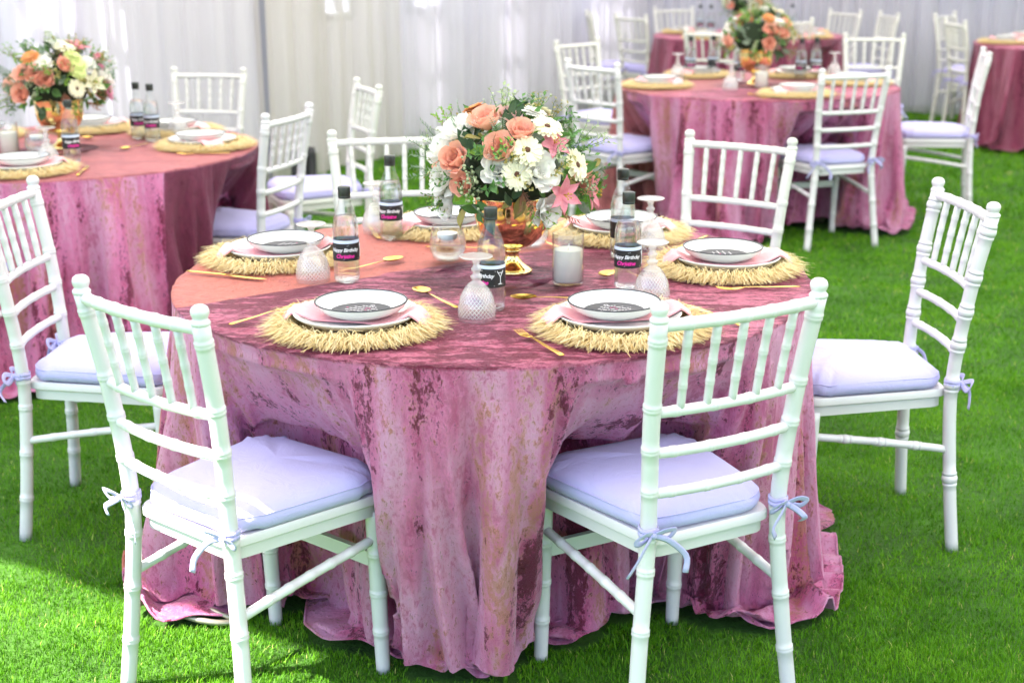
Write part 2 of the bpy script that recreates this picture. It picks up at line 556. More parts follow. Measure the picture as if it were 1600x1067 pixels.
# ------------------------------------------------------------------ lawn
def lawn():
    b = MB()
    n = 60
    xs = np.linspace(-60, 60, n); ys = np.linspace(-20, 100, n)
    P = np.zeros((n, n, 3)); P[..., 0] = xs[:, None]; P[..., 1] = ys[None]
    b.grid(P)
    tag(b.build('lawn', 'lawn_soil'), 'flat green lawn under the marquee', kind='structure')

HEMS = []
def hem_profile(P):
    r = np.hypot(P[..., 0], P[..., 1]); low = P[..., 2] < .05
    th = (np.arctan2(P[..., 1], P[..., 0]) / (2 * PI) * 360).astype(int) % 360
    out = np.zeros(360)
    np.maximum.at(out, th[low], r[low])
    for k in range(8):
        z = out == 0
        out[z] = np.minimum(np.roll(out, 1), np.roll(out, -1))[z] if k < 4 else np.maximum(np.roll(out, 1), np.roll(out, -1))[z]
    return out
def in_cloth(x, y):
    m = np.zeros(len(x), bool)
    for (cx, cy_), P in HEMS:
        th = (np.arctan2(y - cy_, x - cx) / (2 * PI) * 360).astype(int) % 360
        m |= np.hypot(x - cx, y - cy_) < P[th] - .006
    return m

def grass():
    Vs, Fs, Ts = [], [], []
    nb = 0
    def band(y0, y1, dens, h, w, seg):
        nonlocal nb
        half = lambda y: y * .375 + .25
        area = (y1 - y0) * 2 * half(y1)
        n = int(area * dens)
        x = rng.uniform(-half(y1), half(y1), n); y = rng.uniform(y0, y1, n)
        keep = (np.abs(x) < half(y)) & ~in_cloth(x, y)
        # thin and thick patches
        keep &= rng.random(n) < .72 + .28 * np.sin(x * 7 + 2 * np.sin(y * 3)) * np.sin(y * 9 + x)
        x, y = x[keep], y[keep]; n = len(x)
        lump = .5 + .5 * np.sin(x * 11 + 1.7 * np.sin(y * 8)) * np.sin(y * 13 + 1.3 * np.sin(x * 9))
        tuft = .5 + .5 * np.sin(x * 37 + 3 * np.sin(y * 29)) * np.sin(y * 41 + 2 * np.sin(x * 33))
        hh = h * rng.uniform(.55, 1.25, n) * (.72 + .35 * lump + .2 * tuft)
        ang = rng.uniform(0, 2 * PI, n) ; lean = rng.uniform(.1, 1.0, n) * hh
        wa = ang + PI / 2 + rng.normal(0, .3, n)
        ww = w * rng.uniform(.6, 1.3, n)
        bx, by = np.cos(wa) * ww / 2, np.sin(wa) * ww / 2
        tx, ty = np.cos(ang) * lean, np.sin(ang) * lean
        tint = np.clip(rng.beta(2.2, 2.6, n) * .75 + .22 * lump + .08 * tuft, 0, 1)
        dry = rng.random(n) < .018
        tint[dry] = 1.25
        z0 = np.full(n, .001)
        if seg == 1:
            V = np.stack([np.stack([x - bx, y - by, z0], 1), np.stack([x + bx, y + by, z0], 1), np.stack([x + tx, y + ty, hh], 1)], 1)
            F = np.arange(n * 3).reshape(n, 3) + nb
            Vs.append(V.reshape(-1, 3)); Fs.append(F); Ts.append(np.repeat(tint, 3)); nb += n * 3
        else:
            mx, my, mz = x + tx * .3, y + ty * .3, hh * .62
            V = np.stack([np.stack([x - bx, y - by, z0], 1), np.stack([x + bx, y + by, z0], 1), np.stack([mx + bx * .8, my + by * .8, mz], 1), np.stack([mx - bx * .8, my - by * .8, mz], 1), np.stack([x + tx, y + ty, hh], 1)], 1)
            base = (np.arange(n) * 5)[:, None] + nb
            F = np.concatenate([base + [0, 1, 2], base + [0, 2, 3], base + [3, 2, 4]])
            Vs.append(V.reshape(-1, 3)); Fs.append(F); Ts.append(np.repeat(tint, 5)); nb += n * 5
    band(2.25, 3.3, 58000, .0145, .0022, 2)
    band(3.3, 5.0, 33000, .0155, .0030, 1)
    band(5.0, 8.0, 13000, .018, .0052, 1)
    band(8.0, 15.0, 3200, .030, .010, 1)
    V = np.concatenate(Vs).astype(np.float32); F = np.concatenate(Fs).astype(np.int32); T = np.concatenate(Ts).astype(np.float32)
    me = bpy.data.meshes.new('grass_blades')
    me.vertices.add(len(V)); me.vertices.foreach_set('co', V.ravel())
    me.loops.add(F.size); me.loops.foreach_set('vertex_index', F.ravel())
    me.polygons.add(len(F)); me.polygons.foreach_set('loop_start', np.arange(len(F), dtype=np.int32) * 3)
    me.update(calc_edges=True)
    at = me.attributes.new('tint', 'FLOAT', 'POINT'); at.data.foreach_set('value', T)
    me.materials.append(M('grass_blade'))
    tag(put('grass_blades', me), 'short mown green grass blades covering the lawn', 'grass', kind='stuff')
lawn()

# ------------------------------------------------------------------ marquee: canopy, fabric walls, windows, drapes
def marquee():
    root = thing('marquee', (*CORNER, 0), 0, 'white marquee with fabric walls and barred windows behind the sheer drapes', 'marquee')
    o3 = np.array((*CORNER, 0))
    ZR = 3.05
    def W(p, z): return np.array((p[0], p[1], z)) - o3
    # canopy: its open front edge lets the sun reach the lawn at the lower left only
    g0 = np.array((-.56, 3.09)); e = np.array((.87, -.49)); e = e / np.linalg.norm(e)
    sh = np.array((SUN_TRAVEL.x, SUN_TRAVEL.y)) * ZR / math.tan(SUN_EL)
    nrm = np.array((-WALL_DIR[1], WALL_DIR[0]))
    wl = WALL_A + nrm * .55                                   # wall stands behind the drapes
    # meet of canopy edge and left wall line
    A = np.stack([e, -WALL_DIR], 1); t = np.linalg.solve(A, wl - (g0 - sh))
    pl = g0 - sh + e * t[0]
    pr = g0 - sh + e * 9.5
    c1 = np.array(CORNER) + nrm * .55 + WALL_DIR * .55
    far_r = c1 + WALL2_DIR * 12
    near_r = np.array((far_r[0] + 1, pr[1] - 1))
    b = MB()
    out = [pl, pr, near_r, far_r, c1]
    ridge = (c1 + pr) / 2
    V = [W(p, ZR) for p in out] + [W(ridge, ZR + 1.3)] + [W(p, ZR + .02) for p in out] + [W(ridge, ZR + 1.32)]
    F = [(i, (i + 1) % 5, 5) for i in range(5)]
    b.add(V[:6], F)
    b.build('canopy', 'canopy', root, smooth=False)
    # valance along the open edge
    b = MB(); n = 90
    P = np.zeros((n, 3, 3))
    for i in range(n):
        p = pl + (pr - pl) * i / (n - 1)
        sc_ = .03 * abs(math.sin(i * PI / 5))
        P[i, 0] = W(p, ZR); P[i, 1] = W(p, ZR - .08); P[i, 2] = W(p, ZR - .13 - sc_)
    b.grid(P); b.build('valance', 'canopy', root)
    # walls with window openings
    def wall(p0, d, length, wins, nm):
        ups = [0, 1.0, 2.25, ZR]
        cuts = sorted(set([0, length] + [w for ab in wins for w in ab]))
        b = MB()
        for a, c in zip(cuts[:-1], cuts[1:]):
            isw = any(abs(a - w[0]) < 1e-6 for w in wins)
            for z0, z1 in ((0, 1.0), (1.0, 2.25), (2.25, ZR)):
                if isw and z0 == 1.0:
                    continue
                q0, q1 = p0 + d * a, p0 + d * c
                b.add([W(q0, z0), W(q1, z0), W(q1, z1), W(q0, z1)], [(0, 1, 2, 3)])
        b.build('wall_panel', 'wall_fabric', root, smooth=False)
        nn = np.array((d[1], -d[0]))
        for (a, c) in wins:
            f = MB()
            def bar(s0, z0, s1, z1, w=.035):
                f.sweep([W(p0 + d * s0 + nn * .03, z0), W(p0 + d * s1 + nn * .03, z1)], w, 8)
            bar(a, 1.0, c, 1.0); bar(a, 1.0, a, 2.0); bar(c, 1.0, c, 2.0)
            m = (a + c) / 2
            bar(m, 1.0, m, 2.25, .025); bar(a, 1.42, c, 1.42, .025); bar(a, 1.85, c, 1.85, .025)
            pts = [W(p0 + d * (m + (c - a) / 2 * math.cos(x)) + nn * .03, 2.0 + .25 * math.sin(x)) for x in np.linspace(0, PI, 14)]
            f.sweep(pts, .035, 8)
            fo = f.build('window_frame', 'frame_white', root)
            gp = MB(); q0, q1 = p0 + d * a, p0 + d * c
            gp.add([W(q0, 1.0), W(q1, 1.0), W(q1, 2.25), W(q0, 2.25)], [(0, 1, 2, 3)])
            gp.build('pane', 'window_film', fo, smooth=False)
    s0 = 9.0
    wall(wl - WALL_DIR * s0, WALL_DIR, s0 + 5.9, [(4.9, 5.75), (6.05, 6.9), (9.85, 10.25), (11.0, 11.5), (12.6, 13.5)], 'a')
    wall(c1, WALL2_DIR, 12.0, [(.9, 1.8), (3.2, 4.1), (6, 7)], 'b')
    # posts
    for p in (wl - WALL_DIR * 2.0, wl + WALL_DIR * 2.6, c1, c1 + WALL2_DIR * 4.5):
        f = MB(); f.sweep([W(p + np.array((.05, -.05)), 0), W(p + np.array((.05, -.05)), ZR)], .04, 12)
        f.build('post', 'frame_white', root)
marquee()

def drape(p0, d, length, seed, mat, label, top=2.85, amp=.05, gap=.012):
    r = np.random.default_rng(seed)
    n = int(length / .0125); m = 9
    s = np.linspace(0, length, n)
    nn = np.array((d[1], -d[0]))
    P = np.zeros((n, m, 3))
    ph = r.uniform(0, 6.28, 6)
    for j, z in enumerate(np.linspace(top, gap, m)):
        k = 1 - z / top
        w = amp * (.55 * np.sin(s * 41 + ph[0] + .9 * np.sin(s * 5 + ph[1])) + .5 * np.sin(s * 23 + ph[2] + 1.3 * np.sin(s * 3.1 + ph[3])) + .3 * np.sin(s * 77 + ph[4])) * (.7 + .4 * k)
        w = w + .03 * k * np.sin(s * 6 + ph[5])
        ss = s + .012 * np.sin(s * 31 + ph[1] + k * 2)
        P[:, j, 0] = d[0] * ss + nn[0] * w
        P[:, j, 1] = d[1] * ss + nn[1] * w
        P[:, j, 2] = z + (gap * 1.2 * np.sin(s * 17 + ph[2]) if j == m - 1 else 0)
    b = MB(); b.grid(P)
    o = b.build('curtain', mat, None, (p0[0], p0[1], .0))
    return tag(o, label, 'curtain', 'sheer drapes lining the marquee')
_lab = ['white sheer curtain at the far left edge behind the left round table',
        'white sheer curtain behind the orange and white bouquet on the left table',
        'white sheer curtain directly left of the dark grey gap strip',
        'ivory sheer curtain directly right of the dark grey gap strip',
        'pale lilac sheer curtain behind the nearest table\'s bouquet',
        'pale sheer curtain right of the nearest bouquet, left of the far chairs',
        'sheer curtain behind the farthest round table, left of the marquee corner']
_seg = [(-6.2, -3.9), (-3.9, -1.95), (-1.95, -.53), (-.46, 1.0), (1.0, 2.6), (2.6, 4.1), (4.1, 5.36)]
for i, (a, c) in enumerate(_seg):
    drape(WALL_A + WALL_DIR * a, WALL_DIR, c - a + .05, 20 + i, 'sheer_ivory' if i == 3 else 'sheer', _lab[i])
_lab2 = ['white sheer curtain behind the farthest table, right of the marquee corner', 'white sheer curtain right of the farthest table, behind the pair of far chairs',
         'grey white sheer curtain behind the round table at the right edge']
for i, (a, c) in enumerate([(0, 1.9), (1.9, 3.6), (3.6, 6.5)]):
    drape(CORNER + WALL2_DIR * a, WALL2_DIR, c - a + .05, 40 + i, 'sheer', _lab2[i])
_o = drape(WALL_A + WALL_DIR * -.55 + np.array((.06, .02)), WALL_DIR, .10, 61, 'gap_shade', 'narrow dark grey strip added as the shaded gap between white and ivory sheers', amp=.03)  # dark sheet standing in for the shade where the drapes part
for i, t in enumerate((-.50, -.36)):
    p = WALL_A + WALL_DIR * t + np.array((.30, -.42))
    b = MB()
    b.lathe([(0, 0), (.045, 0), (.045, .012), (.036, .02), (.036, .26), (.03, .30), (.0, .305)], 14)
    tag(b.build('stand_leg', 'black_metal', None, (p[0], p[1], 0)), ('left' if i == 0 else 'right') + ' one of two black stand legs below the dark gap strip', 'stand')
_nr = np.array((-WALL_DIR[1], WALL_DIR[0]))
_pp = [WALL_A - WALL_DIR * 9.5 + _nr * 1.3, CORNER + _nr * 1.3 + WALL_DIR * 1.3, CORNER + WALL2_DIR * 16 + WALL_DIR * 1.3, (70, 60), (40, 95), (-55, 95), (-55, 0)]
b = MB(); b.add([(p[0], p[1], .004) for p in _pp], [tuple(range(len(_pp) - 1, -1, -1))])
tag(b.build('added_paving', 'added_paving', smooth=False), None, kind='structure')  # pale ground added outside so the windows look bright

# ------------------------------------------------------------------ tablecloth (a small cloth solver: gravity, folds, the two chairs pushed in)
CHAIR_A = (-.544, 2.821, -.703)
CHAIR_B = (.308, 2.824, .508)

def _solve(P, W, a, b, rest, k):
    d = P[b] - P[a]
    l = np.sqrt((d * d).sum(-1)) + 1e-9
    wa, wb = W[a], W[b]
    c = (k * (l - rest) / l / (wa + wb + 1e-9))
    d *= c[..., None]
    P[a] += d * wa[..., None]; P[b] -= d * wb[..., None]

def cloth_sim(nt, ns, R, L, ztop, steps, iters, chairs, P=None, seed=3, damp=.97, dt=.016, squeeze=False):
    r_ = np.random.default_rng(seed)
    th = np.linspace(0, 2 * np.pi, nt, endpoint=False); s = np.linspace(0, L, ns)
    if P is None:
        rr = R + .015 + s * np.cos(1.47); zz = ztop - s * np.sin(1.47)
        over = np.maximum(0, .035 - zz); rr = rr + over * .9
        amp = np.zeros(nt)
        for m in range(13, 34):
            amp += r_.normal() * np.cos(m * th + r_.uniform(0, 6.28)) / np.sqrt(21)
        rad = rr[None] + amp[:, None] * .065 * ((s / L) ** .8)[None]
        P = np.stack([rad * np.cos(th)[:, None], rad * np.sin(th)[:, None], np.maximum(zz, .03)[None] + 0 * rad + r_.normal(size=rad.shape) * .002], -1)
    P = P.astype(np.float32).copy()
    W = np.ones((nt, ns), np.float32); W[:, 0] = 0
    V = np.zeros_like(P)
    front = np.clip(np.cos(th + np.pi / 2) * 1.6 - .35, 0, 1) if squeeze else 0 * th
    dsv = ((L + .115 * front) / (ns - 1)).astype(np.float32)[:, None]
    ds = np.float32(L / (ns - 1)); cr = (2 * (R + s * CLOTH_FULL) * np.sin(np.pi / nt)).astype(np.float32)
    cr2 = cr * 2
    dg = np.sqrt(ds ** 2 + ((cr[1:] + cr[:-1]) / 2) ** 2)
    SL = slice; A = SL(None)
    def iterate(P):
        for j0 in (0, 1):
            _solve(P, W, (A, SL(j0, ns - 1, 2)), (A, SL(j0 + 1, ns, 2)), dsv, 1.0)
        _solve(P, W, (SL(0, nt, 2), A), (SL(1, nt, 2), A), cr[None], 1.0)
        _solve(P, W, (SL(1, nt - 1, 2), A), (SL(2, nt, 2), A), cr[None], 1.0)
        _solve(P, W, (SL(nt - 1, nt), A), (SL(0, 1), A), cr[None], 1.0)
        for i0 in (0, 1):
            n = len(range(i0, nt - 1, 2))
            for ja, jb in ((SL(0, ns - 1), SL(1, ns)), (SL(1, ns), SL(0, ns - 1))):
                _solve(P, W, (SL(i0, nt - 1, 2), ja), (SL(i0 + 1, i0 + 1 + 2 * n, 2), jb), dg[None], .25)
        for i0 in range(4):
            n = len(range(i0, nt - 2, 4))
            _solve(P, W, (SL(i0, nt - 2, 4), A), (SL(i0 + 2, i0 + 2 + 4 * n, 4), A), cr2[None], .02)
        for j0 in range(4):
            m = len(range(j0, ns - 2, 4))
            _solve(P, W, (A, SL(j0, ns - 2, 4)), (A, SL(j0 + 2, j0 + 2 + 4 * m, 4)), 2 * dsv, .06)
    def collide(P, Q):
        z = P[..., 2]; g_ = z < .022
        P[..., 2] = np.where(g_, .022, z)
        P[..., :2] = np.where(g_[..., None], Q[..., :2] + (P[..., :2] - Q[..., :2]) * .72, P[..., :2])
        r = np.sqrt(P[..., 0] ** 2 + P[..., 1] ** 2) + 1e-9
        f = np.where((z > .70) & (r < R + .004) & (W > 0), (R + .004) / r, 1); P[..., 0] *= f; P[..., 1] *= f
        if squeeze:                                  # the two pushed-in chairs draw the cloth in between them
            an = np.arctan2(P[..., 1], P[..., 0]); am = .5 * (np.arctan2(chairs[0][1], chairs[0][0]) + np.arctan2(chairs[1][1], chairs[1][0]))
            wgt = np.clip(1.5 - np.abs(an - am) / .28, 0, 1)
            rm = R + .02 - .11 * np.clip((.60 - z) / .55, 0, 1)
            r = np.sqrt(P[..., 0] ** 2 + P[..., 1] ** 2) + 1e-9
            f = np.where((wgt > 0) & (r > rm), 1 - wgt * (1 - rm / r), 1); P[..., 0] *= f; P[..., 1] *= f
        for (cx, cy_, yaw) in chairs:
            c, sn = np.cos(yaw), np.sin(yaw)
            dx = P[..., 0] - cx; dy = P[..., 1] - cy_
            X = c * dx + sn * dy; Y = -sn * dx + c * dy
            z = P[..., 2]
            hw = .212 + .09 * np.minimum(0, Y)
            fr = .225 - .45 * np.maximum(0, np.abs(X) - .15)
            ins = (z > .36) & (z < .51) & (np.abs(X) < hw) & (Y < fr) & (Y > -.35)
            side = ins & (hw - np.abs(X) < fr - Y) & (hw - np.abs(X) < .035)
            X = np.where(side, np.sign(X) * hw, X); Y = np.where(ins & ~side, fr, Y)
            for sx in (-1, 1):
                lx = X - sx * .18; ly = Y - .178
                legs = (z < .40) & (np.abs(lx) < .034) & (Y < .222) & (Y > -.1)
                near = legs & (ly < -.06)
                Y = np.where(legs & ~near, .222, Y)
                X = np.where(near, sx * .18 + np.sign(lx + 1e-6) * .034, X)
            P[..., 0] = cx + c * X - sn * Y; P[..., 1] = cy_ + sn * X + c * Y
    g_ = np.array([0, 0, -9.8], np.float32)
    for t in range(steps):
        Q = P.copy()
        V += g_ * dt; V[:, 0] = 0
        P = P + V * dt
        for k in range(iters):
            iterate(P)
        collide(P, Q)
        V = (P - Q) / dt * damp
        V *= np.minimum(1, 2.5 / (np.sqrt((V * V).sum(-1, keepdims=True)) + 1e-9))
    return P
CLOTH_FULL = .66

def upsample(P, nt2, ns2):
    def interp(A, n2, axis, wrap):
        n = A.shape[axis]; x = (np.arange(n2) * n / n2) if wrap else np.linspace(0, n - 1, n2)
        i = np.floor(x).astype(int); f = (x - i).astype(np.float32)
        gk = lambda k: (np.take(A, (i + k) % n, axis) if wrap else np.take(A, np.clip(i + k, 0, n - 1), axis))
        sh = [1, 1, 1]; sh[axis] = n2; f = f.reshape(sh)
        p0, p1, p2, p3 = gk(-1), gk(0), gk(1), gk(2)
        return p1 + .5 * f * (p2 - p0 + f * (2 * p0 - 5 * p1 + 4 * p2 - p3 + f * (3 * (p1 - p2) + p3 - p0)))
    return interp(interp(P, nt2, 0, True), ns2, 1, False)

def add_folds(P, L, seed, amp, waves):
    """finer gathers on top of the draped shape, and a ruffled hem where it lies on the lawn"""
    nt, ns, _ = P.shape
    r_ = np.random.default_rng(seed)
    th = np.linspace(0, 2 * PI, nt, endpoint=False)[:, None]; u = np.linspace(0, 1, ns)[None]
    dt_ = np.roll(P, -3, 0) - np.roll(P, 3, 0); dsv = np.gradient(P, axis=1)
    N = np.cross(dt_, dsv); N = -N / (np.linalg.norm(N, axis=-1, keepdims=True) + 1e-9)
    N = np.where((N * np.concatenate([P[..., :2], 0 * P[..., :1]], -1)).sum(-1, keepdims=True) < -.05, -N, N)
    low = np.clip((.06 - P[..., 2]) / .05, 0, 1)
    N = N * (1 - low[..., None]) + np.array((0, 0, 1.0)) * low[..., None]
    for k in range(6):
        N = (N + np.roll(N, 1, 0) + np.roll(N, -1, 0)) / 3
    N /= np.linalg.norm(N, axis=-1, keepdims=True) + 1e-9
    ph = r_.uniform(0, 6.28, 12)
    lean = .05 * np.sin(3 * th + ph[8]) * u
    t = th + lean
    warp = .10 * np.sin(5 * t + ph[0]) + .06 * np.sin(11 * t + ph[1]) + .035 * np.sin(17 * t + ph[2])
    w1 = np.cos(waves * (t + warp) + ph[3])
    w2 = np.cos(waves * 1.83 * (t + .7 * warp) + ph[4] + .8 * np.sin(4 * u + 3 * t))
    w3 = np.cos(waves * 3.3 * (t + .5 * warp) + ph[10] + 2 * u)
    env = .5 + .5 * np.sin(7 * t + ph[5] + 1.5 * np.sin(3 * t + ph[6]))
    start = .05 + .20 * (.5 + .5 * np.sin(13 * t + ph[7]))
    grow = np.clip((u - start) / .5, 0, 1) ** .75
    ridge = np.sign(w1) * np.abs(w1) ** .8
    f = amp * grow * ((.45 + .65 * env) * ridge + .34 * w2 + .16 * w3 * u)
    lf = .016 * (1 + w1) * (.35 + .65 * env) + .010 * (1 + w2) + .004 * (1 + np.cos(40 * u + 9 * t))
    f = f * (1 - low) + low * lf
    out = P + N * f[..., None]
    out[..., 2] = np.maximum(out[..., 2], .012 + .010 * u + .004 * (1 + w2))
    out[:, 0] = P[:, 0]
    return out

def cloth_mesh(name, P, mats):
    nt, ns, _ = P.shape
    rings = [.0, .2, .4, .55, .68, .78, .86, .92, .96, .985]
    b = MB()
    th = np.linspace(0, 2 * PI, nt, endpoint=False)
    T = np.zeros((nt, len(rings) - 1, 3))
    for j, q in enumerate(rings[1:]):
        r = (TABLE_R - .004) * q
        x, y = r * np.cos(th), r * np.sin(th)
        T[:, j, 0] = x; T[:, j, 1] = y
        T[:, j, 2] = TABLE_H + .0012 * np.sin(x * 9 + 3 * np.sin(y * 5)) + .0008 * np.sin(y * 23 + x * 11)
    full = np.concatenate([T, P], 1)
    b.grid(full, wrap=True)
    b.add([(0, 0, TABLE_H)], [])
    c = b.n - 1; m = full.shape[1]
    b.F += [(c, i * m, (i + 1) % nt * m) for i in range(nt)]; b.MI += [0] * nt
    # faces wind outwards
    b.F = [tuple(reversed(f)) for f in b.F] if False else b.F
    me = b.mesh(name, mats)
    return me

_rel = lambda ch: (ch[0] - T_NEAR[0], ch[1] - T_NEAR[1], ch[2])
_P = cloth_sim(200, 38, TABLE_R, .775, TABLE_H, 150, 16, [_rel(CHAIR_A), _rel(CHAIR_B)], squeeze=True)
_P = upsample(_P, 400, 75)
_P = cloth_sim(400, 75, TABLE_R, .775, TABLE_H, 8, 20, [_rel(CHAIR_A), _rel(CHAIR_B)], _P, squeeze=True)
_P = add_folds(upsample(_P, 960, 130), .83, 2, .038, 44)
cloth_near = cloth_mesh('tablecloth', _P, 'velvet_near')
def _cl_rel(tc, mid):
    (mx, my, fx, fy) = mid
    l = math.hypot(fx, fy)
    return (mx + .256 * fx / l - tc[0], my + .256 * fy / l - tc[1], math.atan2(-fx, fy))
CH_P, CH_H, CH_G = (-.866, 5.57, -.95, .31), (.429, 7.651, .75, .66), (1.714, 7.185, -.31, .95)
def far_cloth(seed, chairs, mat):
    P = cloth_sim(150, 28, TABLE_R, .762, TABLE_H, 110, 14, chairs, seed=seed)
    P = add_folds(upsample(P, 540, 70), .8, seed, .028, 40)
    return P, cloth_mesh('tablecloth', P, mat)
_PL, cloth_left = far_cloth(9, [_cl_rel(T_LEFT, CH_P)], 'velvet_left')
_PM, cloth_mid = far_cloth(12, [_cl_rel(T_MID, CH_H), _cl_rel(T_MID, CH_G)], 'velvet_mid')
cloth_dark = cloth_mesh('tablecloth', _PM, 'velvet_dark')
HEMS += [(T_NEAR, hem_profile(_P)), (T_LEFT, hem_profile(_PL)), (T_MID, hem_profile(_PM))]
grass()

TABLES = dict(near=(T_NEAR, 'the nearest table'), left=(T_LEFT, 'the left table'), mid=(T_MID, 'the middle right table'), far=(T_FAR, 'the farthest table'), edge=(T_EDGE, 'the right edge table'))
def table(loc, label):
    t = thing('round_table', (*loc, 0), .3, label, 'table', 'round banquet tables')
    b = MB(); b.lathe([(0, .722), (TABLE_R - .02, .722), (TABLE_R - .008, .728), (TABLE_R - .006, .742), (TABLE_R - .012, .748), (0, .748)], 48)
    b.build('tabletop', 'table_wood', t)
    for a in (0, PI):
        b = MB()
        c, s = math.cos(a), math.sin(a)
        x = .30 * c
        pts = [(x, -.30, .72), (x, -.30, .06), (x, -.28, .022), (x, .28, .022), (x, .30, .06), (x, .30, .72)]
        b.sweep(pts, .0125, 8)
        b.build('leg_frame', 'table_steel', t)
for k, (loc, ph) in TABLES.items():
    table(loc, 'round banquet table hidden under the velvet cloth of ' + ph)
_cl = dict(near='crumpled rose velvet tablecloth pooling on the grass on the nearest table', left='rose velvet tablecloth of the left table, below the left bouquet',
           mid='rose velvet tablecloth of the middle right table with the tall bouquet', far='dark rose velvet tablecloth of the farthest table', edge='dark rose velvet tablecloth cut off by the right photo edge')
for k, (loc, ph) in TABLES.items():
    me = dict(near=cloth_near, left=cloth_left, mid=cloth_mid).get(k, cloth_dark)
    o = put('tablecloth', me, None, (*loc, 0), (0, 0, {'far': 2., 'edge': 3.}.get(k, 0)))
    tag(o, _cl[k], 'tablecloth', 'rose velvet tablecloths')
    if k == 'near':
        hb = MB(); ring = _P[::2, -1]; hb.sweep(np.concatenate([ring, ring[:1]]), .0032, 6, cap=False)
        hb.build('hem', 'velvet_near', o)
# bent tube foot of the table showing below the hem
b = MB()
b.sweep([(.075 * math.cos(a), .045 * math.sin(a), .016 + .006 * math.sin(2 * a)) for a in np.linspace(0, 1.9 * PI, 30)], .0075, 8)
b.sweep([(-.05, .03, .02), (0, -.005, .026), (.05, -.035, .02)], .006, 8)
tag(b.build('foot_loop', 'table_steel', None, (-.715, 3.10, 0)), 'coiled beige cable foot of the table on the grass under the velvet hem', 'tubing')

# ------------------------------------------------------------------ chairs
def catmull(ctrl, n):
    c = [np.array(p, float) for p in ctrl]
    c = [2 * c[0] - c[1]] + c + [2 * c[-1] - c[-2]]
    out = []
    segs = len(c) - 3
    for i in range(n):
        x = i / (n - 1) * segs
        k = min(int(x), segs - 1); t = x - k
        p0, p1, p2, p3 = c[k:k + 4]
        out.append(p1 + .5 * t * (p2 - p0 + t * (2 * p0 - 5 * p1 + 4 * p2 - p3 + t * (3 * (p1 - p2) + p3 - p0))))
    return np.array(out)

def ringed(b, ctrl, r0, r1, rings, n=12, style=0, base=24, bump=1.105, hw=.0036):
    """bamboo-like turned rod through control points with raised rings at the given fractions"""
    P = catmull(ctrl, 80)
    seg = np.linalg.norm(np.diff(P, axis=0), axis=1); L = seg.sum()
    cum = np.concatenate([[0], np.cumsum(seg)]) / L
    ts = list(np.linspace(0, 1, base))
    hb = []
    for t in rings:
        w = hw / L
        if style == 0:
            prof = [(-2.1, 1.0), (-1.5, bump), (-.5, bump), (0, 1.06), (.5, bump), (1.5, bump), (2.1, 1.0)]
        else:
            prof = [(-5, 1.0), (-4.4, 1.12), (-3, 1.12), (-2.6, .86), (-2.2, 1.14), (0, 1.24), (2.2, 1.14), (2.6, .86), (3, 1.12), (4.4, 1.12), (5, 1.0)]
        ts = [x for x in ts if abs(x - t) > prof[-1][0] * w * 1.1]
        hb += [(t + a * w, k) for a, k in prof]
    allp = sorted([(x, 1.0) for x in ts] + [h for h in hb if 0 < h[0] < 1])
    tt = np.array([a for a, _ in allp]); kk = np.array([k for _, k in allp])
    pts = np.stack([np.interp(tt, cum, P[:, i]) for i in range(3)], 1)
    b.sweep(pts, (r0 + (r1 - r0) * tt) * kk, n)

def roundpoly(pts, r, seg=6):
    out = []
    n = len(pts)
    for i in range(n):
        p = np.array(pts[i], float); a = np.array(pts[i - 1], float) - p; c = np.array(pts[(i + 1) % n], float) - p
        la, lc = np.linalg.norm(a), np.linalg.norm(c); a /= la; c /= lc
        rr = min(r, la * .45, lc * .45)
        s, e = p + a * rr, p + c * rr
        for k in range(seg + 1):
            t = k / seg
            out.append((1 - t) ** 2 * s + 2 * t * (1 - t) * p + t * t * e)
    return np.array(out)

WT, WS, WF = .375, .322, .400
YR, LT, LF = -.200, .056, .020
def post_path(s):
    return [(s * WF / 2, YR - LF, 0), (s * (WF + WS) / 4 * 1.0, YR - LF * .25, .20), (s * WS / 2, YR + .002, .44), (s * (WS * .52 + WT * .48) / 2, YR - LT * .34, .68), (s * WT / 2, YR - LT, .893)]
def post_at(s, z):
    P = catmull(post_path(s), 90)
    return np.array([np.interp(z, P[:, 2], P[:, i]) for i in range(3)])

def ribbon(b, ctrl, w, n=14, nrm=(0, 0, 1)):
    b.sweep(catmull(ctrl, n), 1.0, 6, flat=(w / 2, .0009, nrm))

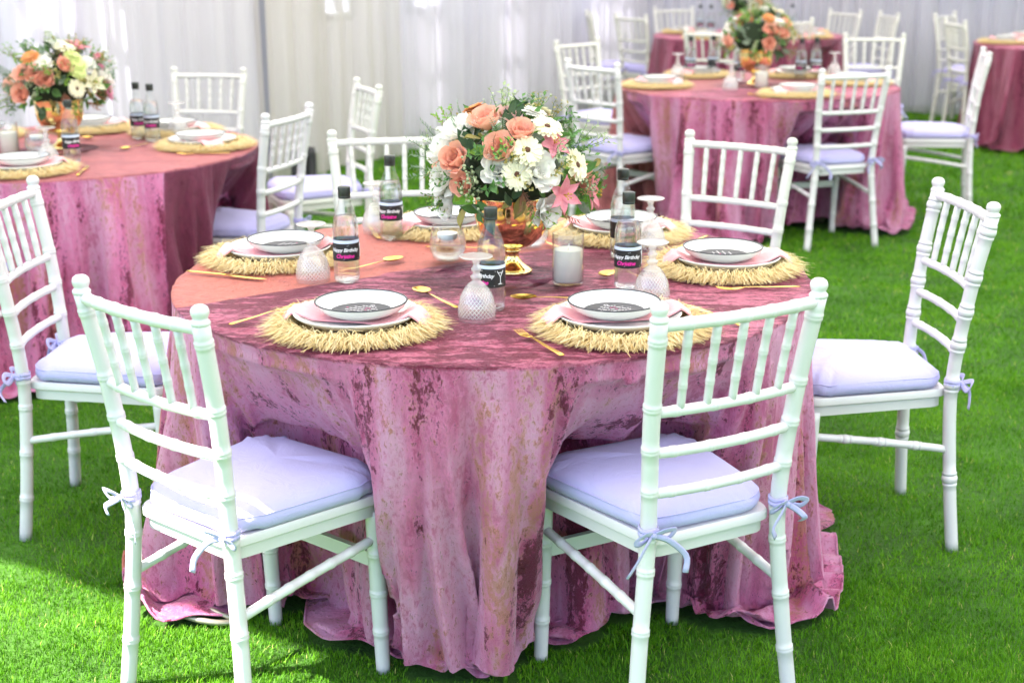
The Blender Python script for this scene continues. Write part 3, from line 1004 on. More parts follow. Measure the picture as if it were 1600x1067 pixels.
def make_chair(paint, style=0, seed=0, label='', loc=(0, 0, 0), rz=0, tie=0):
    r = random.Random(seed)
    root = thing('banquet_chair', loc, rz, label, 'chair', 'white ringed banquet chairs')
    for s in (-1, 1):
        b = MB()
        ringed(b, post_path(s), .0168, .0172, [.13, .27, .41, .49, .60, .70, .80, .955] if style == 0 else [.22, .50, .62, .72, .82, .955], 14, style if style else 0, 34, hw=.004)
        po = b.build('rear_post', paint, root)
        t = post_at(s, .893)
        b = MB()
        b.lathe([(.0, -.006), (.0165, -.004), (.0185, 0), (.0185, .004), (.016, .007), (.0135, .010), (.0155, .014), (.0175, .020), (.0175, .025), (.0150, .031), (.0095, .035), (0, .037)], 16)
        b.build('finial', paint, po, (t[0], t[1], t[2]))
        b = MB()
        fx = s * .180
        ringed(b, [(fx, .172, .392), (fx, .176, .2), (fx, .183, 0)], .0215, .0155, [.26, .5, .74] if style == 0 else [.42, .86], 14, style, 20)
        b.build('front_leg', paint, root)
        b = MB()
        a = post_at(s, .275); c = np.array((fx, .174, .325))
        ringed(b, [a, (a + c) / 2 + np.array((0, 0, .003)), c], .0105, .0105, [.2, .35, .5, .65, .8] if style == 0 else [.25, .5, .75], 10, style, 12)
        b.build('side_stretcher', paint, root)
    b = MB(); b.add(*boxpts((-.178, .168, .255), (.178, .182, .288))); b.build('front_stretcher', paint, root, smooth=False)
    zs = [(.882, .0125, 'top_rail'), (.703, .0108, 'cross_rail'), (.617, .0108, 'cross_rail'), (.531, .0108, 'cross_rail')]
    mids = []
    for z, rad, nm in zs:
        a, c = post_at(-1, z), post_at(1, z)
        bow = np.array((0, -.016, 0))
        b = MB()
        ringed(b, [a, a * .75 + c * .25 + bow * .75, (a + c) / 2 + bow, a * .25 + c * .75 + bow * .75, c], rad, rad, [.17, .33, .5, .67, .83] if nm == 'top_rail' else [.14, .38, .62, .86], 12, 0, 18, hw=.0035)
        b.build(nm, paint, root)
    for k in range(5):
        t = (k + 1) / 6
        def at(z):
            a, c = post_at(-1, z), post_at(1, z)
            return a * (1 - t) + c * t + np.array((0, -.016, 0)) * 4 * t * (1 - t)
        b = MB(); ringed(b, [at(.703), at(.792), at(.876)], .0082, .0088, [.3, .55, .8], 10, 0, 10, hw=.0034)
        b.build('spindle', paint, root)
    # seat frame: tapering moulded slab with apron
    ol = [(-.150, -.196), (.150, -.196), (.204, .172), (.168, .206), (-.168, .206), (-.204, .172)]
    O = roundpoly(ol, .035, 5); cen = O.mean(0)
    b = MB(); n = len(O)
    lay = [(.955, .384), (.955, .408), (1.0, .414), (1.0, .428), (.985, .433), (.90, .433)]
    V = [((p[0] - cen[0]) * k + cen[0], (p[1] - cen[1]) * k + cen[1], z) for k, z in lay for p in O]
    F = [(i * n + j, i * n + (j + 1) % n, (i + 1) * n + (j + 1) % n, (i + 1) * n + j) for i in range(len(lay) - 1) for j in range(n)]
    F.append(tuple(range(n - 1, -1, -1))); F.append(tuple((len(lay) - 1) * n + j for j in range(n)))
    b.add(V, F); so = b.build('seat', paint, root); auto_sharp(so.data, 40)
    # cushion
    O = roundpoly([(-.150, -.188), (.150, -.188), (.200, .148), (.150, .205), (-.150, .205), (-.200, .148)], .075, 8); n = len(O); cen = O.mean(0)
    O = cen + (O - cen) * 1.0
    lay = [(.93, .4345), (.985, .4375), (1.008, .445), (1.010, .453), (.998, .4625), (.97, .4715), (.925, .479), (.86, .4855), (.72, .4925), (.5, .497), (.25, .499)]
    ph = [r.uniform(0, 6.28) for _ in range(6)]
    V = []
    for li, (k, z) in enumerate(lay):
        for j, p in enumerate(O):
            a = j / n * 2 * PI
            w = 1 + .006 * math.sin(7 * a + ph[0]) * (li < 5) + .004 * math.sin(13 * a + ph[1])
            zz = z + (.0022 * math.sin(9 * a + ph[2]) + .0016 * math.sin(17 * a + ph[3]) if 0 < li < 8 else 0) + (.002 * math.sin(3 * a + ph[4]) if li >= 7 else 0)
            V.append((cen[0] + (p[0] - cen[0]) * k * w, cen[1] + (p[1] - cen[1]) * k * w, zz))
    F = [(i * n + j, i * n + (j + 1) % n, (i + 1) * n + (j + 1) % n, (i + 1) * n + j) for i in range(len(lay) - 1) for j in range(n)]
    V.append((cen[0], cen[1], .4995)); F += [((len(lay) - 1) * n + j, (len(lay) - 1) * n + (j + 1) % n, len(V) - 1) for j in range(n)]
    F.append(tuple(range(n - 1, -1, -1)))
    b = MB(); b.add(V, F); cu = b.build('cushion', 'cushion_cotton', root)
    b = MB()
    for zk, kk in ((.4655, .992),):
        ring = [(cen[0] + (p[0] - cen[0]) * kk, cen[1] + (p[1] - cen[1]) * kk, zk + .0018 * math.sin(i / n * 6.28 * 9 + ph[2])) for i, p in enumerate(O)]
        b.sweep(ring + [ring[0]], .0016, 6, cap=False)
    b.build('piping', 'cushion_cotton', cu)
    for s in (-1, 1):
        p = post_at(s, .452)
        b = MB()
        for q in (0, 1):
            ring = [(p[0] + .0195 * math.cos(a), p[1] + .0195 * math.sin(a), .449 + .009 * q + .002 * math.sin(3 * a)) for a in np.linspace(0, 2 * PI, 20)]
            b.sweep(ring, 1.0, 6, flat=(.0012, .0058, (0, 0, 1)))
        kx, ky, kz = p[0] + s * .004, p[1] - .022, .452
        b.lathe([(0, -.008), (.007, -.005), (.0085, 0), (.007, .005), (0, .008)], 8, c=(kx, ky, kz))
        j = lambda a: r.uniform(-a, a)
        for q in (-1, 1):
            if tie == 0 or s < 0:
                ribbon(b, [(kx, ky, kz), (kx + q * .022, ky - .014 + j(.004), kz + .012), (kx + q * .044, ky - .010, kz + .004 + j(.006)), (kx + q * .032, ky - .004, kz - .010), (kx, ky, kz)], .015, 16, (0, 1, .3))
            ln = r.uniform(.045, .085)
            ribbon(b, [(kx, ky, kz), (kx + q * ln * .35, ky - .014, kz - .012), (kx + q * ln * .7 + j(.01), ky - .018 + j(.01), kz - ln * .6), (kx + q * ln * .8 + j(.02), ky - .014 + j(.012), kz - ln * 1.0)], .013, 12, (0, 1, .2))
        b.build('tie', 'cushion_cotton', cu)
    return root

def boxpts(lo, hi):
    x0, y0, z0 = lo; x1, y1, z1 = hi
    V = [(x, y, z) for z in (z0, z1) for y in (y0, y1) for x in (x0, x1)]
    return V, [(0, 2, 3, 1), (4, 5, 7, 6), (0, 1, 5, 4), (2, 6, 7, 3), (0, 4, 6, 2), (1, 3, 7, 5)]

def yaw_of(fx, fy):
    return math.atan2(-fx, fy)
def from_mid(mx, my, fx, fy):
    l = math.hypot(fx, fy); fx, fy = fx / l, fy / l
    return (mx + .256 * fx, my + .256 * fy, 0), yaw_of(fx, fy)

chA = make_chair('chair_paint', 0, 1, 'white chair in the left foreground with a sunlit cushion corner', (CHAIR_A[0], CHAIR_A[1], 0), CHAIR_A[2])
chB = make_chair('chair_paint', 0, 2, 'white chair in the right foreground, its back turned to the camera', (CHAIR_B[0], CHAIR_B[1], 0), CHAIR_B[2])
chC = make_chair('chair_paint', 1, 3, 'white chair with turned legs on open grass right of the nearest table', (.926, 3.659, 0), 1.649, tie=1)
chF = make_chair('chair_paint', 0, 4, 'white chair left of the nearest table, cut by the left photo edge', (-1.091, 3.762, 0), -1.616)
chI = make_chair('chair_paint_ivory', 0, 5, 'ivory white chair behind the nearest table, right of its bouquet', (.619, 4.553, 0), 2.54, tie=1)
def chair(src, place, label):
    loc, rz = place
    return dup(src, loc, rz, label, 'chair', 'white ringed banquet chairs')
chair(chI, ((-.385, 4.687, 0), -2.96), 'white chair behind the nearest table, left of its bouquet')
FAR = [
    (chB, (-.866, 5.57, -.95, .31), 'white chair right of the left table, seen from behind, nearest the dark gap strip'),
    (chI, (-.657, 6.608, -.93, -.36), 'white chair seen edge on before the ivory curtain, right of the left table'),
    (chI, (-1.538, 7.355, -.2, -.98), 'white chair behind the left table facing the camera'),
    (chF, (-2.0, 4.60, .15, .99), 'white chair at the left photo edge, in front of the left table'),
    (chB, (.429, 7.651, .75, .66), 'white chair left of the middle right table, nearest the near bouquet'),
    (chI, (.424, 9.272, .68, -.73), 'white chair behind another chair, left of the middle right table'),
    (chB, (1.714, 7.185, -.31, .95), 'white chair with its back to the camera, before the middle right table'),
    (chA, (2.719, 8.296, -.97, .22), 'white chair seen side on, right of the middle right table'),
    (chI, (2.422, 9.685, -.22, -.97), 'white chair behind the middle right table, facing the camera'),
    (chI, (1.411, 10.244, .4, .9), 'white chair half hidden by the tall bouquet, left of it'),
    (chI, (2.207, 11.5, -.29, .95), 'white chair half hidden by the tall bouquet, right of it'),
    (chI, (1.50, 13.45, .3, -.95), 'white chair behind the farthest table, left of the far bottles'),
    (chI, (1.004, 12.2, .8, .6), 'white chair left of the farthest table, its seat in view'),
    (chI, (.68, 12.7, .99, .05), 'white chair seen edge on, leftmost at the farthest table'),
    (chI, (2.92, 12.75, -.85, -.5), 'white chair behind the right end of the farthest table'),
    (chI, (3.20, 12.35, -.98, -.15), 'white chair seen edge on, rightmost at the farthest table'),
    (chI, (3.66, 12.3, .75, -.66), 'rearmost white chair of the pair left of the right edge table'),
    (chI, (3.43, 11.25, .98, .1), 'front white chair of the pair left of the right edge table'),
]
for src, (mx, my, fx, fy), lab in FAR:
    chair(src, from_mid(mx, my, fx, fy), lab)

# ------------------------------------------------------------------ tableware prototypes (origin on the cloth, diner sits at -y)
ZT = TABLE_H + .0035

def raffia_mat_meshes(seed, strands):
    r = np.random.default_rng(seed)
    b = MB()
    k = 0
    for q in np.arange(.006, .133, .0062):
        n = 40
        b.lathe([(q - .0031, .004), (q - .0018, .0072), (q + .0012, .0074), (q + .0031, .004)], n, fn=lambda t, z, q=q: 1 + .0025 * math.sin(t * 60 + q * 900) * .02 / max(q, .02))
    b.lathe([(0, .003), (.135, .003), (.135, .0055), (0, .0055)], 40)
    core = b.mesh('woven_disc', 'raffia_weave')
    V, F, T = [], [], []
    for i in range(strands):
        a = r.uniform(0, 2 * PI); layer = r.random()
        r0 = .122 + .030 * r.random(); ln = r.uniform(.030, .074) * (1 if r.random() > .06 else 1.25)
        da = r.normal(0, .62); rise = .002 + .024 * layer * r.random() ** 1.5
        w = r.uniform(.0005, .0011)
        p0 = np.array((r0 * math.cos(a), r0 * math.sin(a), .004 + .008 * layer))
        d = np.array((math.cos(a + da), math.sin(a + da), 0))
        p1 = p0 + d * ln * .5 + np.array((0, 0, rise))
        p2 = p0 + d * ln * .93 + np.array((r.normal(0, .004), r.normal(0, .004), rise * r.uniform(.2, 1.15) - .004))
        rr = math.hypot(p2[0], p2[1])
        if r.random() < .7: p2[2] = max(p2[2], .002)
        p2[2] = max(p2[2], .0015)
        s = np.array((-d[1], d[0], r.uniform(-.6, .6))) * w
        n0 = len(V)
        V += [p0 - s, p0 + s, p1 + s, p1 - s, p2 + s * .5, p2 - s * .5]
        F += [(n0, n0 + 1, n0 + 2, n0 + 3), (n0 + 3, n0 + 2, n0 + 4, n0 + 5)]
        t = float(np.clip(.25 + .5 * layer + r.normal(0, .2), 0, 1)); T += [t] * 6
    me = bpy.data.meshes.new('fringe')
    me.from_pydata([tuple(x) for x in V], [], F)
    at = me.attributes.new('tint', 'FLOAT', 'POINT'); at.data.foreach_set('value', T)
    me.materials.append(M('raffia'))
    return core, me
_mats = [raffia_mat_meshes(5, 6600), raffia_mat_meshes(6, 6600)]

def make_plate():
    b = MB()
    b.lathe([(0, .002), (.085, .002), (.09, 0), (.096, 0), (.100, .004), (.122, .012), (.134, .021), (.1365, .0245), (.1345, .0262), (.130, .0240), (.118, .0165), (.098, .0095), (.09, .008), (0, .0075)], 56)
    return b.mesh('dinner_plate', 'white_china')
def make_bowl():
    b = MB()
    b.lathe([(0, .003), (.05, .003), (.054, 0), (.060, 0), (.064, .003), (.083, .010), (.096, .021), (.1005, .0305)], 56)
    b.lathe([(.0975, .0305), (.093, .0215), (.081, .0125), (.066, .0085), (.045, .0072), (0, .0070)], 56)
    bowl = b.mesh('soup_bowl', 'white_china')
    r = MB(); r.lathe([(.1006, .0298), (.1011, .0315), (.0992, .0326), (.0973, .0316), (.0973, .0300)], 56)
    return bowl, r.mesh('rim', 'bowl_rim')
def make_card():
    b = MB(); b.lathe([(0, .0), (.066, .0), (.0663, .0004), (.066, .0008), (0, .0008)], 40)
    p = MB(); q = MB(); r = random.Random(4)
    for i in range(5):
        y = .030 - i * .0135
        w = [.018, .030, .042, .036, .024][i]
        x = -w
        while x < w:
            l = r.uniform(.004, .010)
            (q if i in (1, 2) and r.random() < .5 else p).box((x, y, .0009), (min(x + l, w), y + .0026, .0012)); x += l + .0026
    for k in range(6):
        a = k * 1.05
        p.box((.004 * math.cos(a) - .0012, .043 + .004 * math.sin(a) - .0012, .0009), (.004 * math.cos(a) + .0012, .043 + .004 * math.sin(a) + .0012, .0012))
    return b.mesh('menu_card', 'card_black'), p.mesh('print', 'card_print', False), q.mesh('print', 'card_print_pink', False)
def make_napkin(seed):
    r = np.random.default_rng(seed)
    L, Wd, n, m = .325, .098, 40, 14
    ph = r.uniform(0, 6.28, 5)
    P = np.zeros((n, m, 3)); Q = np.zeros((n, m, 3))
    for i in range(n):
        u = (i / (n - 1) - .5) * L
        for j in range(m):
            v = (j / (m - 1) - .5) * Wd
            k = abs(u) / (L / 2)
            wv = v * (1 - .42 * max(0, k - .45)) + .018 * math.sin(u * 9 + ph[0])
            rr = math.hypot(u, wv)
            z = .0095 if rr < .098 else (.0095 + (rr - .098) * .50 if rr < .135 else .0285 - (rr - .135) * .9)
            z += (.0028 * math.sin(v * 70 + ph[1] + 3 * u * 10) + .0016 * math.sin(u * 60 + ph[2])) * (.25 + k)
            z += .007 * max(0, k - .5) * math.cos(v / Wd * PI)
            P[i, j] = (u, wv, z + .004); Q[i, j] = (u, wv, z)
    b = MB(); b.grid(P); b.grid(Q[:, ::-1])
    edge = [(i, 0) for i in range(n)] + [(n - 1, j) for j in range(1, m)] + [(i, m - 1) for i in range(n - 2, -1, -1)] + [(0, j) for j in range(m - 2, 0, -1)]
    V = [P[e] for e in edge] + [Q[e] for e in edge]; k = len(edge)
    b.add(V, [(i, (i + 1) % k, k + (i + 1) % k, k + i) for i in range(k)])
    return b.mesh('napkin', 'napkin_cotton')
def make_fork():
    b = MB()
    b.sweep([(0, -.10, .004), (0, -.085, .005), (0, -.03, .0055), (0, .02, .0075), (0, .04, .0075)], [1.0, 1.15, .9, .5, .48], 8, flat=(.0062, .0012, (0, 0, 1)))
    b.sweep([(0, .036, .0075), (0, .046, .0065), (0, .058, .0050), (0, .068, .0045)], [.5, 1.25, 1.6, 1.65], 8, flat=(.0068, .0010, (0, 0, 1)))
    for i in range(4):
        x = (i - 1.5) * .0056
        b.sweep([(x, .064, .0046), (x, .082, .0055), (x, .098, .0082), (x * .96, .106, .0105)], [1, 1, .9, .35], 6, flat=(.0015, .0010, (0, 0, 1)))
    return b.mesh('fork', 'gold_metal')
def make_knife():
    b = MB()
    b.sweep([(0, -.115, .004), (0, -.10, .0045), (0, -.03, .0045), (0, .0, .004)], [.9, 1.1, .9, .75], 8, flat=(.0066, .0019, (0, 0, 1)))
    b.sweep([(0, -.002, .004), (.001, .03, .0036), (.0015, .08, .0032), (.0, .104, .003), (-.003, .116, .003)], [.75, 1.25, 1.3, 1.0, .2], 8, flat=(.0068, .0010, (0, 0, 1)))
    return b.mesh('knife', 'gold_metal')
def make_spoon():
    b = MB()
    b.sweep([(0, -.10, .004), (0, -.085, .005), (0, -.03, .0055), (0, .025, .0080), (0, .05, .0065)], [1.0, 1.15, .9, .5, .55], 8, flat=(.0062, .0012, (0, 0, 1)))
    n, m = 24, 7
    P = np.zeros((n, m, 3)); Q = np.zeros((n, m, 3))
    for i in range(n):
        a = 2 * PI * i / n
        for j in range(m):
            q = j / (m - 1)
            x, y = .0205 * q * math.cos(a), .074 + .031 * q * math.sin(a)
            z = .0022 + .0075 * q * q
            P[i, j] = (x, y, z + .001); Q[i, j] = (x, y, z)
    b.grid(P, wrap=True); b.grid(Q[:, ::-1], wrap=True)
    return b.mesh('spoon', 'gold_metal')
PLATE = make_plate(); BOWL, BRIM = make_bowl(); CARD, CPR, CPK = make_card()
NAPS = [make_napkin(i) for i in (1, 2, 3)]
FORK, KNIFE, SPOON = make_fork(), make_knife(), make_spoon()

def goblet_mesh():
    b = MB()
    def cut(t, z):
        if .012 < z < .062:
            return 1 + .035 * (abs(math.sin(t * 14 + z * 150)) * abs(math.sin(t * 14 - z * 150)))
        return 1
    prof = [(.0405, 0), (.0412, .003), (.0412, .010)] + [(r_, z_) for z_, r_ in zip(np.linspace(.012, .062, 22), .0412 - .010 * np.linspace(0, 1, 22) ** 2.2)] + [(.027, .071), (.019, .080), (.011, .086), (.0085, .089), (.0125, .094), (.0135, .098), (.0085, .102), (.0072, .106), (.0105, .111), (.0115, .115), (.0075, .119), (.0068, .126), (.010, .133), (.022, .1375), (.0345, .1395), (.0365, .1412), (.0365, .1425), (.034, .1436), (.018, .1430), (0, .1428)]
    b.lathe(prof, 84, fn=cut)
    b.lathe([(.0385, .0004), (.0388, .012), (.037, .045), (.030, .062), (.018, .074), (0, .078)], 40)
    return b.mesh('goblet', 'cut_glass')
GOBLET = goblet_mesh()

def bottle_meshes():
    b = MB()
    out = [(0, .004), (.012, .003), (.026, 0), (.0305, .003), (.0318, .008), (.0318, .128), (.0312, .140), (.0285, .155), (.0225, .172), (.0168, .186), (.0140, .200), (.0130, .215), (.0132, .218)]
    b.lathe(out, 36)
    glass = b.mesh('glass', 'bottle_glass')
    w = MB()
    w.lathe([(0, .010), (.012, .0075), (.024, .0055), (.0292, .008), (.0303, .014), (.0303, .128), (.0297, .139), (.0270, .1535), (.0240, .162), (0, .162)], 36)
    water = w.mesh('water', 'water')
    c = MB()
    c.lathe([(0, .205), (.0142, .205), (.0148, .2065), (.0148, .2095), (.0142, .2105), (.0150, .2125), (.0152, .230), (.0143, .2325), (0, .2335)], 30, fn=lambda t, z: 1 + (.012 * math.cos(t * 30) if .213 < z < .23 else 0))
    cap = c.mesh('cap', 'cap_black')
    R = .0322
    lb = MB()
    def band(mb, z0, z1, a0, a1, rad, n=40):
        A = np.linspace(a0, a1, n)
        P = np.zeros((n, 2, 3))
        for k, z in enumerate((z0, z1)):
            P[:, k, 0] = rad * np.cos(A); P[:, k, 1] = rad * np.sin(A); P[:, k, 2] = z
        mb.grid(P)
    band(lb, .056, .098, 0, 2 * PI, R)
    label = lb.mesh('label', 'label_black')
    cl = MB(); band(cl, .0985, .1065, 0, 2 * PI, R)
    strip = cl.mesh('strip', 'label_clear')
    def text(body, size, zc, shear, mat, off):
        cu = bpy.data.curves.new('lettering', 'FONT')
        cu.body = body; cu.size = size; cu.shear = shear; cu.align_x = 'CENTER'; cu.offset = off; cu.resolution_u = 3; cu.space_character = .93
        o = bpy.data.objects.new('lettering', cu); col.objects.link(o)
        bpy.context.view_layer.update()
        me = bpy.data.meshes.new_from_object(o.evaluated_get(bpy.context.evaluated_depsgraph_get()))
        bpy.data.objects.remove(o); bpy.data.curves.remove(cu)
        n = len(me.vertices); co = np.zeros(n * 3, np.float32); me.vertices.foreach_get('co', co); co = co.reshape(n, 3)
        a = -PI / 2 + co[:, 0] / R
        out_ = np.stack([(R + .0006) * np.cos(a), (R + .0006) * np.sin(a), zc + co[:, 1]], 1).astype(np.float32)
        me.vertices.foreach_set('co', out_.ravel()); me.materials.clear(); me.materials.append(M(mat)); me.update()
        me.name = 'lettering'
        return me
    t1 = text('Happy Birthday', .0125, .0790, .28, 'label_white', .00022)
    t2 = text('Christine', .0135, .0635, .32, 'label_pink', .0003)
    d = MB(); rr = random.Random(3)
    for i in range(16):
        a = -PI / 2 + rr.choice([rr.uniform(-1.25, 1.25), rr.uniform(1.3, 4.9)]); z = rr.choice([.059, .0605, .0935, .095, rr.uniform(.06, .094) if abs(a + PI / 2) > 1.2 else .0945])
        s = .0007
        p = np.array((math.cos(a), math.sin(a), 0)) * (R + .0006); t = np.array((-math.sin(a), math.cos(a), 0))
        d.add([p + t * s * math.cos(x) + np.array((0, 0, z + s * math.sin(x))) for x in np.linspace(0, 2 * PI, 6, endpoint=False)], [tuple(range(6))])
    # cocktail glass outline with straws beside the lettering
    a0 = -PI / 2 + 1.62
    def lp(dx, z): 
        a = a0 + dx / R
        return ((R + .0007) * math.cos(a), (R + .0007) * math.sin(a), z)
    for q in ([(-.008, .094), (0, .080), (0, .066), (-.005, .064), (.005, .064), (0, .066), (0, .080), (.008, .094)], [(-.006, .0895), (.006, .0895)]):
        d.sweep([lp(*x) for x in q], .0007, 5)
    dots = d.mesh('star_print', 'label_white', False)
    return glass, water, cap, label, strip, t1, t2, dots
_bm = bottle_meshes()
_first = {}
def bottle(loc, rz, lab):
    if 'bottle' in _first:
        return dup(_first['bottle'], loc, rz, lab, 'bottle', 'water bottles with party labels')
    t = thing('water_bottle', loc, rz, lab, 'bottle', 'water bottles with party labels')
    glass, water, cap, label, strip, t1, t2, dots = _bm
    put('glass', glass, t); put('water', water, t); put('cap', cap, t)
    l = put('label', label, t); put('clear_band', strip, l); put('lettering', t1, l); put('lettering', t2, l); put('star_print', dots, l)
    _first['bottle'] = t
    return t
def goblet(loc, rz, lab):
    return tag(put('goblet', GOBLET, None, loc, (0, 0, rz)), lab, 'goblet', 'upturned cut glass goblets')

def candle_holder(loc, lab):
    if 'candle' in _first:
        return dup(_first['candle'], loc, 0, lab, 'candle', 'pillar candles in glass cylinders')
    t = thing('candle_holder', loc, 0, lab, 'candle', 'pillar candles in glass cylinders')
    b = MB(); b.lathe([(0, .0), (.036, 0), (.0382, .003), (.0382, .122), (.0375, .1232), (.0366, .122), (.0366, .006), (0, .005)], 36)
    b.build('glass_cylinder', 'clear_glass', t)
    b = MB(); b.lathe([(0, .0065), (.0345, .0065), (.0355, .010), (.0355, .082), (.0345, .0845), (.028, .0835), (.012, .0815), (0, .081)], 32)
    c = b.build('candle', 'candle_wax', t)
    b = MB(); b.sweep([(0, 0, .080), (.001, 0, .088), (.003, .001, .097)], [.0016, .0015, .001], 6); b.build('wick', 'candle_wax', c)
    _first['candle'] = t
    return t
def tumbler(loc, lab):
    if 'tumbler' in _first:
        return dup(_first['tumbler'], loc, 0, lab, 'candle', 'stemless glasses with floating candles')
    t = thing('candle_bowl', loc, 0, lab, 'candle', 'stemless glasses with floating candles')
    b = MB(); b.lathe([(0, .004), (.022, .002), (.030, .003), (.041, .014), (.0475, .032), (.0480, .048), (.044, .070), (.0395, .090), (.0388, .092), (.0380, .090), (.0425, .070), (.0465, .048), (.046, .032), (.040, .016), (.028, .007), (0, .0065)], 40)
    b.build('glass', 'clear_glass', t)
    b = MB(); b.lathe([(0, .008), (.027, .0085), (.039, .017), (.045, .032), (.0455, .048), (.0435, .060), (0, .060)], 36)
    b.build('water', 'water', t)
    b = MB(); b.lathe([(0, .052), (.017, .052), (.024, .060), (.027, .070), (.0265, .0735), (.022, .072), (0, .071)], 28)
    b.build('floating_candle', 'candle_wax', t)
    _first['tumbler'] = t
    return t

# ------------------------------------------------------------------ one place setting
N_SET = [0]
def setting(tc, ang, rad, where, rich=True, fork=True, knife=True, spoon=True, nap=None, jit=None):
    """ang: direction from the table centre to the diner; where: phrase that finds this setting"""
    i = N_SET[0]; N_SET[0] += 1
    rr = random.Random(100 + i)
    a = math.radians(ang)
    cx, cy_ = tc[0] + rad * math.cos(a), tc[1] + rad * math.sin(a)
    rz = a + PI / 2
    def at(x, y, z):
        return (cx + x * math.cos(rz) - y * math.sin(rz), cy_ + x * math.sin(rz) + y * math.cos(rz), z)
    core, fr = _mats[i % 2]
    m = thing('placemat', at(0, 0, ZT), rz + rr.uniform(0, 6), 'straw fringed round placemat ' + where, 'placemat', 'raffia placemats')
    put('woven_disc', core, m)
    tag(put('fringe', fr, m), None, kind='stuff')
    j = lambda s: rr.uniform(-s, s)
    px, py = j(.012), j(.012)
    zb = ZT + .0105
    tag(put('dinner_plate', PLATE, None, at(px, py, zb), (0, 0, rr.uniform(0, 6))), 'white dinner plate ' + where, 'plate', 'white dinner plates')
    tag(put('napkin', NAPS[i % 3], None, at(px, py, zb), (0, 0, rz + math.radians(nap if nap is not None else rr.uniform(15, 40)))), 'folded pink napkin ' + where, 'napkin', 'pink napkins')
    bx, by = px + j(.012), py + .012 + j(.01)
    bo = put('soup_bowl', BOWL, None, at(bx, by, zb + .0145), (0, 0, rr.uniform(0, 6)))
    tag(bo, 'white bowl with a black rim ' + where, 'bowl', 'black rimmed white bowls'); put('rim', BRIM, bo)
    ca = put('menu_card', CARD, None, at(bx, by, zb + .0145 + .0088), (0, 0, rz + j(.3)))
    tag(ca, 'round dark menu card in the bowl ' + where, 'card', 'round menu cards'); put('print', CPR, ca); put('print', CPK, ca)
    if fork:
        tag(put('fork', FORK, None, at(-.222 + j(.008), -.03 + j(.02), ZT), (0, 0, rz + j(.12))), 'gold fork beside the placemat ' + where, 'fork', 'gold forks')
    if knife:
        tag(put('knife', KNIFE, None, at(.215 + j(.008), -.02 + j(.02), ZT), (0, 0, rz + j(.1))), 'gold knife beside the placemat ' + where, 'knife', 'gold knives')
    if spoon:
        tag(put('spoon', SPOON, None, at(.01 + j(.012), .275 + j(.01), ZT), (0, 0, rz + 1.12 + j(.12))), 'gold spoon beside the placemat ' + where, 'spoon', 'gold spoons')
    return at

N = 'on the nearest table'
setting(T_NEAR, -121, .565, 'at the front left of the nearest table', nap=28, knife=False)
setting(T_NEAR, -60, .575, 'at the front right of the nearest table', nap=-20)
setting(T_NEAR, 6, .585, 'at the right end of the nearest table', nap=80)
setting(T_NEAR, 54, .60, 'at the back right of the nearest table', nap=35)
setting(T_NEAR, 103, .585, 'at the back left of the nearest table', nap=20)
setting(T_NEAR, 161, .60, 'at the left end of the nearest table', nap=-60)
def on(tc, x, y): return (tc[0] + x, tc[1] + y, ZT)
_rl = lambda x, y: math.atan2(-(T_NEAR[0] + x), (T_NEAR[1] + y))
for x, y, tw, lab in [(-.355, -.059, -.12, 'water bottle beside the left end setting of the nearest table'), (-.286, .44, -.30, 'water bottle in front of the back left chair on the nearest table'),
                      (.001, -.335, -.95, 'water bottle behind the front goblet, before the bouquet stand'), (.322, -.15, -.15, 'water bottle just right of the pillar candle on the nearest table'),
                      (.335, .19, .5, 'water bottle partly behind another, right of the bouquet on the nearest table')]:
    bottle(on(T_NEAR, x, y), _rl(x, y) + tw, lab)
for x, y, lab in [(-.438, -.057, 'upturned goblet beside the left end setting of the nearest table'), (-.335, .53, 'upturned goblet behind the back left bottle of the nearest table'),
                  (-.03, -.426, 'upturned goblet between the two front settings of the nearest table'), (.367, -.285, 'upturned goblet behind the front right setting of the nearest table'),
                  (.415, .27, 'upturned goblet behind the right bottles of the nearest table')]:
    goblet(on(T_NEAR, x, y), x * 7, lab)
tumbler(on(T_NEAR, -.118, .164), 'stemless glass with a floating candle, left of the gold vase on the nearest table')
tumbler(on(T_NEAR, .10, .33), 'stemless glass with a floating candle, behind the gold vase on the nearest table')
candle_holder(on(T_NEAR, .183, -.089), 'white pillar candle in a glass cylinder right of the nearest gold vase')

for ang, w in [(-86, 'at the front of the left table'), (4, 'at the right end of the left table'), (50, 'at the back right of the left table'), (93, 'at the back of the left table'), (142, 'at the back left of the left table')]:
    setting(T_LEFT, ang, .575, w, spoon=ang in (4, 93))
_rb = lambda tc, x, y: math.atan2(-(tc[0] + x), (tc[1] + y))
for x, y, tw, lab in [(.25, .27, .2, 'water bottle leftmost of the two standing together on the left table'), (.325, .2, -.2, 'water bottle rightmost of the two standing together on the left table'), (.165, -.38, .3, 'water bottle in front of the left bouquet')]:
    bottle(on(T_LEFT, x, y), _rb(T_LEFT, x, y) + tw, lab)
goblet(on(T_LEFT, .40, .33), 0, 'upturned goblet beside the paired bottles on the left table')
goblet(on(T_LEFT, .10, -.46), 1, 'upturned goblet in front of the left bouquet')
tumbler(on(T_LEFT, -.04, -.14), 'stemless glass with a floating candle in front of the left bouquet')
candle_holder(on(T_LEFT, -.15, -.14), 'white pillar candle in a glass cylinder on the left table')

